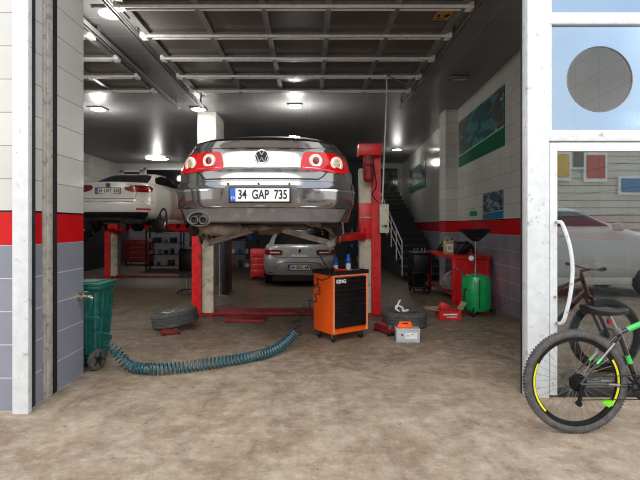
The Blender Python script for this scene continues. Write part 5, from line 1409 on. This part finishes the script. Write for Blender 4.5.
for i in range(15):
    t = i/14; x = -0.035-0.125+0.30*t
    w = 0.075*(1-t)**0.8*(0.55+0.45*min(1, t*6+0.2)) + 0.018; hz = 0.862+0.022*(1-t)**2-0.008*math.sin(t*PI)
    hh = 0.03+0.018*(1-t)
    rows.append([Vector((SP.x+x, w*math.cos(a), hz+ (0.012*math.sin(a) if math.sin(a) > 0 else hh*math.sin(a)))) for a in [2*PI*j/16 for j in range(16)]])
V = g.grid(rows, close_u=True); g.bm.faces.new(V[0]); g.bm.faces.new(V[-1][::-1]); g.build('saddle', 'black_plastic', bike, angle=60)
g = MB(); g.tube([SP+Vector((-0.09, 0.02, 0.0)), SP+Vector((0.08, 0.02, -0.01))], 0.004, 6); g.tube([SP+Vector((-0.09, -0.02, 0.0)), SP+Vector((0.08, -0.02, -0.01))], 0.004, 6); g.build('saddle_rail', 'steel', sp_)
g = MB(); g.box(SP+Vector((0.0, -0.02, -0.06)), (0.03, 0.03, 0.035), bev=0.006); g.build('tail_reflector', 'light_darkred', bike)
g = MB(); g.prism([(0.185, 0.25), (0.235, 0.245), (0.245, 0.215), (0.215, 0.19), (0.17, 0.22)], -0.035, -0.025); g.build('spoke_reflector', 'lime', rwl)
g = MB(); g.lathe([(0.07, -0.052), (0.085, -0.052), (0.085, -0.056), (0.07, -0.056), (0.07, -0.052)], c=BB, axis='Y', seg=40)
for i in range(4): a = i*PI/2+0.3; g.bar(BB+Vector((0, -0.054, 0)), BB+Vector((0.075*math.cos(a), -0.054, 0.075*math.sin(a))), 0.014, 0.005)
g.bar(BB+Vector((0, -0.07, 0)), BB+Vector((0.12, -0.08, -0.12)), 0.022, 0.012); g.cyl(BB+Vector((0, -0.075, 0)), BB+Vector((0, 0.055, 0)), 0.012); g.bar(BB+Vector((0, 0.05, 0)), BB+Vector((-0.12, 0.06, 0.12)), 0.022, 0.012)
ck = g.build('crankset', 'black_metal', bike)
g = MB(); g.box(BB+Vector((0.12, -0.13, -0.12)), (0.09, 0.08, 0.02), bev=0.004); g.build('pedal', 'black_plastic', ck)
g = MB(); g.box(BB+Vector((-0.12, 0.11, 0.12)), (0.09, 0.08, 0.02), bev=0.004); g.build('pedal', 'black_plastic', ck)
g = MB(); y_ = -0.045
g.tube([HB+Vector((0, y_, 0.045)), BB+Vector((0, y_, 0.083))], 0.0035, 6); g.tube([HB+Vector((0.0, y_, -0.115)), BB+Vector((0, y_, -0.083))], 0.0035, 6)
g.tube([HB+Vector((0.045, y_, -0.0)), HB+Vector((0.03, y_, -0.06)), HB+Vector((-0.01, y_, -0.09)), HB+Vector((0, y_, -0.115))], 0.0035, 6); g.build('chain', 'black_metal', bike)
g = MB(); g.bar(HB+Vector((-0.0, -0.06, -0.01)), HB+Vector((-0.005, -0.06, -0.07)), 0.02, 0.014); g.bar(HB+Vector((0.01, -0.055, -0.06)), HB+Vector((-0.01, -0.055, -0.14)), 0.016, 0.02)
g.cyl(HB+Vector((0.012, -0.065, -0.065)), HB+Vector((0.012, -0.045, -0.065)), 0.02, seg=14); g.cyl(HB+Vector((-0.008, -0.065, -0.135)), HB+Vector((-0.008, -0.045, -0.135)), 0.02, seg=14)
g.build('derailleur', 'black_metal', bike)
g = MB()
for s in (-1, 1): g.tube([HL+Vector((0.02, s*0.055, -0.06)), FH+Vector((0, s*0.055, 0))], 0.016, 10)
g.bar(HL+Vector((0.02, -0.065, -0.06)), HL+Vector((0.02, 0.065, -0.06)), 0.04, 0.04, 0.008); g.tube([HL, HL+Vector((0.02, 0, -0.06))], 0.018, 10); g.build('fork', 'bike_black', bike)
g = MB(); a = HT+Vector((-0.01, 0, 0.03)); g.tube([a, a+Vector((0.0, 0, 0.04)), a+Vector((0.08, 0, 0.06))], 0.015, 10); g.tube(smooth([a+Vector((0.03, -0.32, 0.09)), a+Vector((0.08, -0.1, 0.065)), a+Vector((0.08, 0.1, 0.065)), a+Vector((0.03, 0.32, 0.09))], 6), 0.011, 8); hb_ = g.build('handlebar', 'bike_black', bike)
for s in (-1, 1):
    g = MB(); g.tube([a+Vector((0.055, s*0.21, 0.075)), a+Vector((0.03, s*0.32, 0.09))], 0.017, 10); g.build('grip', 'black_rubber', hb_)
g = MB(); g.tube([BB+Vector((-0.03, 0.03, -0.02)), Vector((0.36, 0.22, 0.01))], 0.009, 8); g.build('kickstand', 'black_metal', bike)

# ------------------------------------------------------------------ the street behind (seen in paint and glass)
g = MB(); g.box((0, -13.0, 2.7), (30, 2.0, 5.4)); sb = thing('street_building', 'pale sided two storey building across the street', 'building', (0, -13, 0))
g.build('wall', 'siding', sb, world=True)
for i in range(7):
    x = -12+i*4.0
    g = MB(); g.box((x, -11.96, 4.45), (1.5, 0.1, 1.1)); wd = g.build('window', 'white_paint', sb, world=True)
    MB().box((x, -11.90, 4.45), (1.3, 0.04, 0.9)).build('pane', 'pane_dark', wd, world=True)
for x, w, m in ((-9, 4.0, 'sign_yellow'), (-3.5, 4.5, 'sign_red'), (2.2, 3.6, 'sign_blue'), (7.5, 4, 'sign_red')):
    MB().box((x, -11.9, 3.15), (w, 0.15, 0.6)).build('shop_sign', m, sb, world=True)
for x, z, m in ((10.75, 4.05, 'sign_yellow'), (12.3, 4.0, 'white_ink'), (13.8, 3.2, 'sign_blue')):
    fr_ = MB().box((x, -11.9, z), (1.0, 0.1, 1.3 if z > 3.5 else 0.8)).build('billboard', 'white_ink', sb, world=True)
    MB().box((x, -11.84, z), (0.8, 0.04, 1.0 if z > 3.5 else 0.6)).build('billboard_picture', m if m != 'white_ink' else 'sign_red', fr_, world=True)
for x in (-9, -3.5, 2.2, 7.5):
    MB().box((x, -11.95, 1.35), (3.2, 0.1, 2.5)).build('shop_window', 'pane_dark', sb, world=True)

# ------------------------------------------------------------------ light
w = bpy.data.worlds.new('sky'); SC.world = w; w.use_nodes = True
nt = w.node_tree; nt.nodes.clear()
out = nt.nodes.new('ShaderNodeOutputWorld'); bg = nt.nodes.new('ShaderNodeBackground')
tc = nt.nodes.new('ShaderNodeTexCoord'); sp = nt.nodes.new('ShaderNodeSeparateXYZ'); nt.links.new(tc.outputs['Generated'], sp.inputs[0])
nz = noise_n(nt, tc.outputs['Generated'], 2.2, 7, 0.6)
f = ramp_n(nt, sp.outputs[2], -0.05, 0.7)
c = mix_n(nt, f, (0.95, 0.97, 1.0, 1), (0.62, 0.78, 1.0, 1))
c = mix_n(nt, ramp_n(nt, nz, 0.42, 0.62), c, (1.0, 1.0, 1.0, 1))
nt.links.new(c, bg.inputs[0]); bg.inputs[1].default_value = 1.65
nt.links.new(bg.outputs[0], out.inputs[0])
s = bpy.data.lights.new('sun', 'SUN'); s.energy = 1.5; s.angle = math.radians(50); s.color = (1.0, 0.97, 0.92)
so = bpy.data.objects.new('sun', s); COL.objects.link(so); so.rotation_euler = (math.radians(56), 0, math.radians(-8))

# ------------------------------------------------------------------ camera
cd = bpy.data.cameras.new('camera'); co = bpy.data.objects.new('camera', cd); COL.objects.link(co)
cd.sensor_width = 36.0; cd.lens = F/640*36.0
cd.shift_x = 10/640; cd.shift_y = -14/640
co.location = (0, 0, 1.45); co.rotation_euler = (PI/2, 0, 0)
SC.camera = co
SC.cycles.filter_width = 1.1
SC.view_settings.view_transform = 'Standard'
SC.view_settings.look = 'None'
SC.view_settings.exposure = 0.13
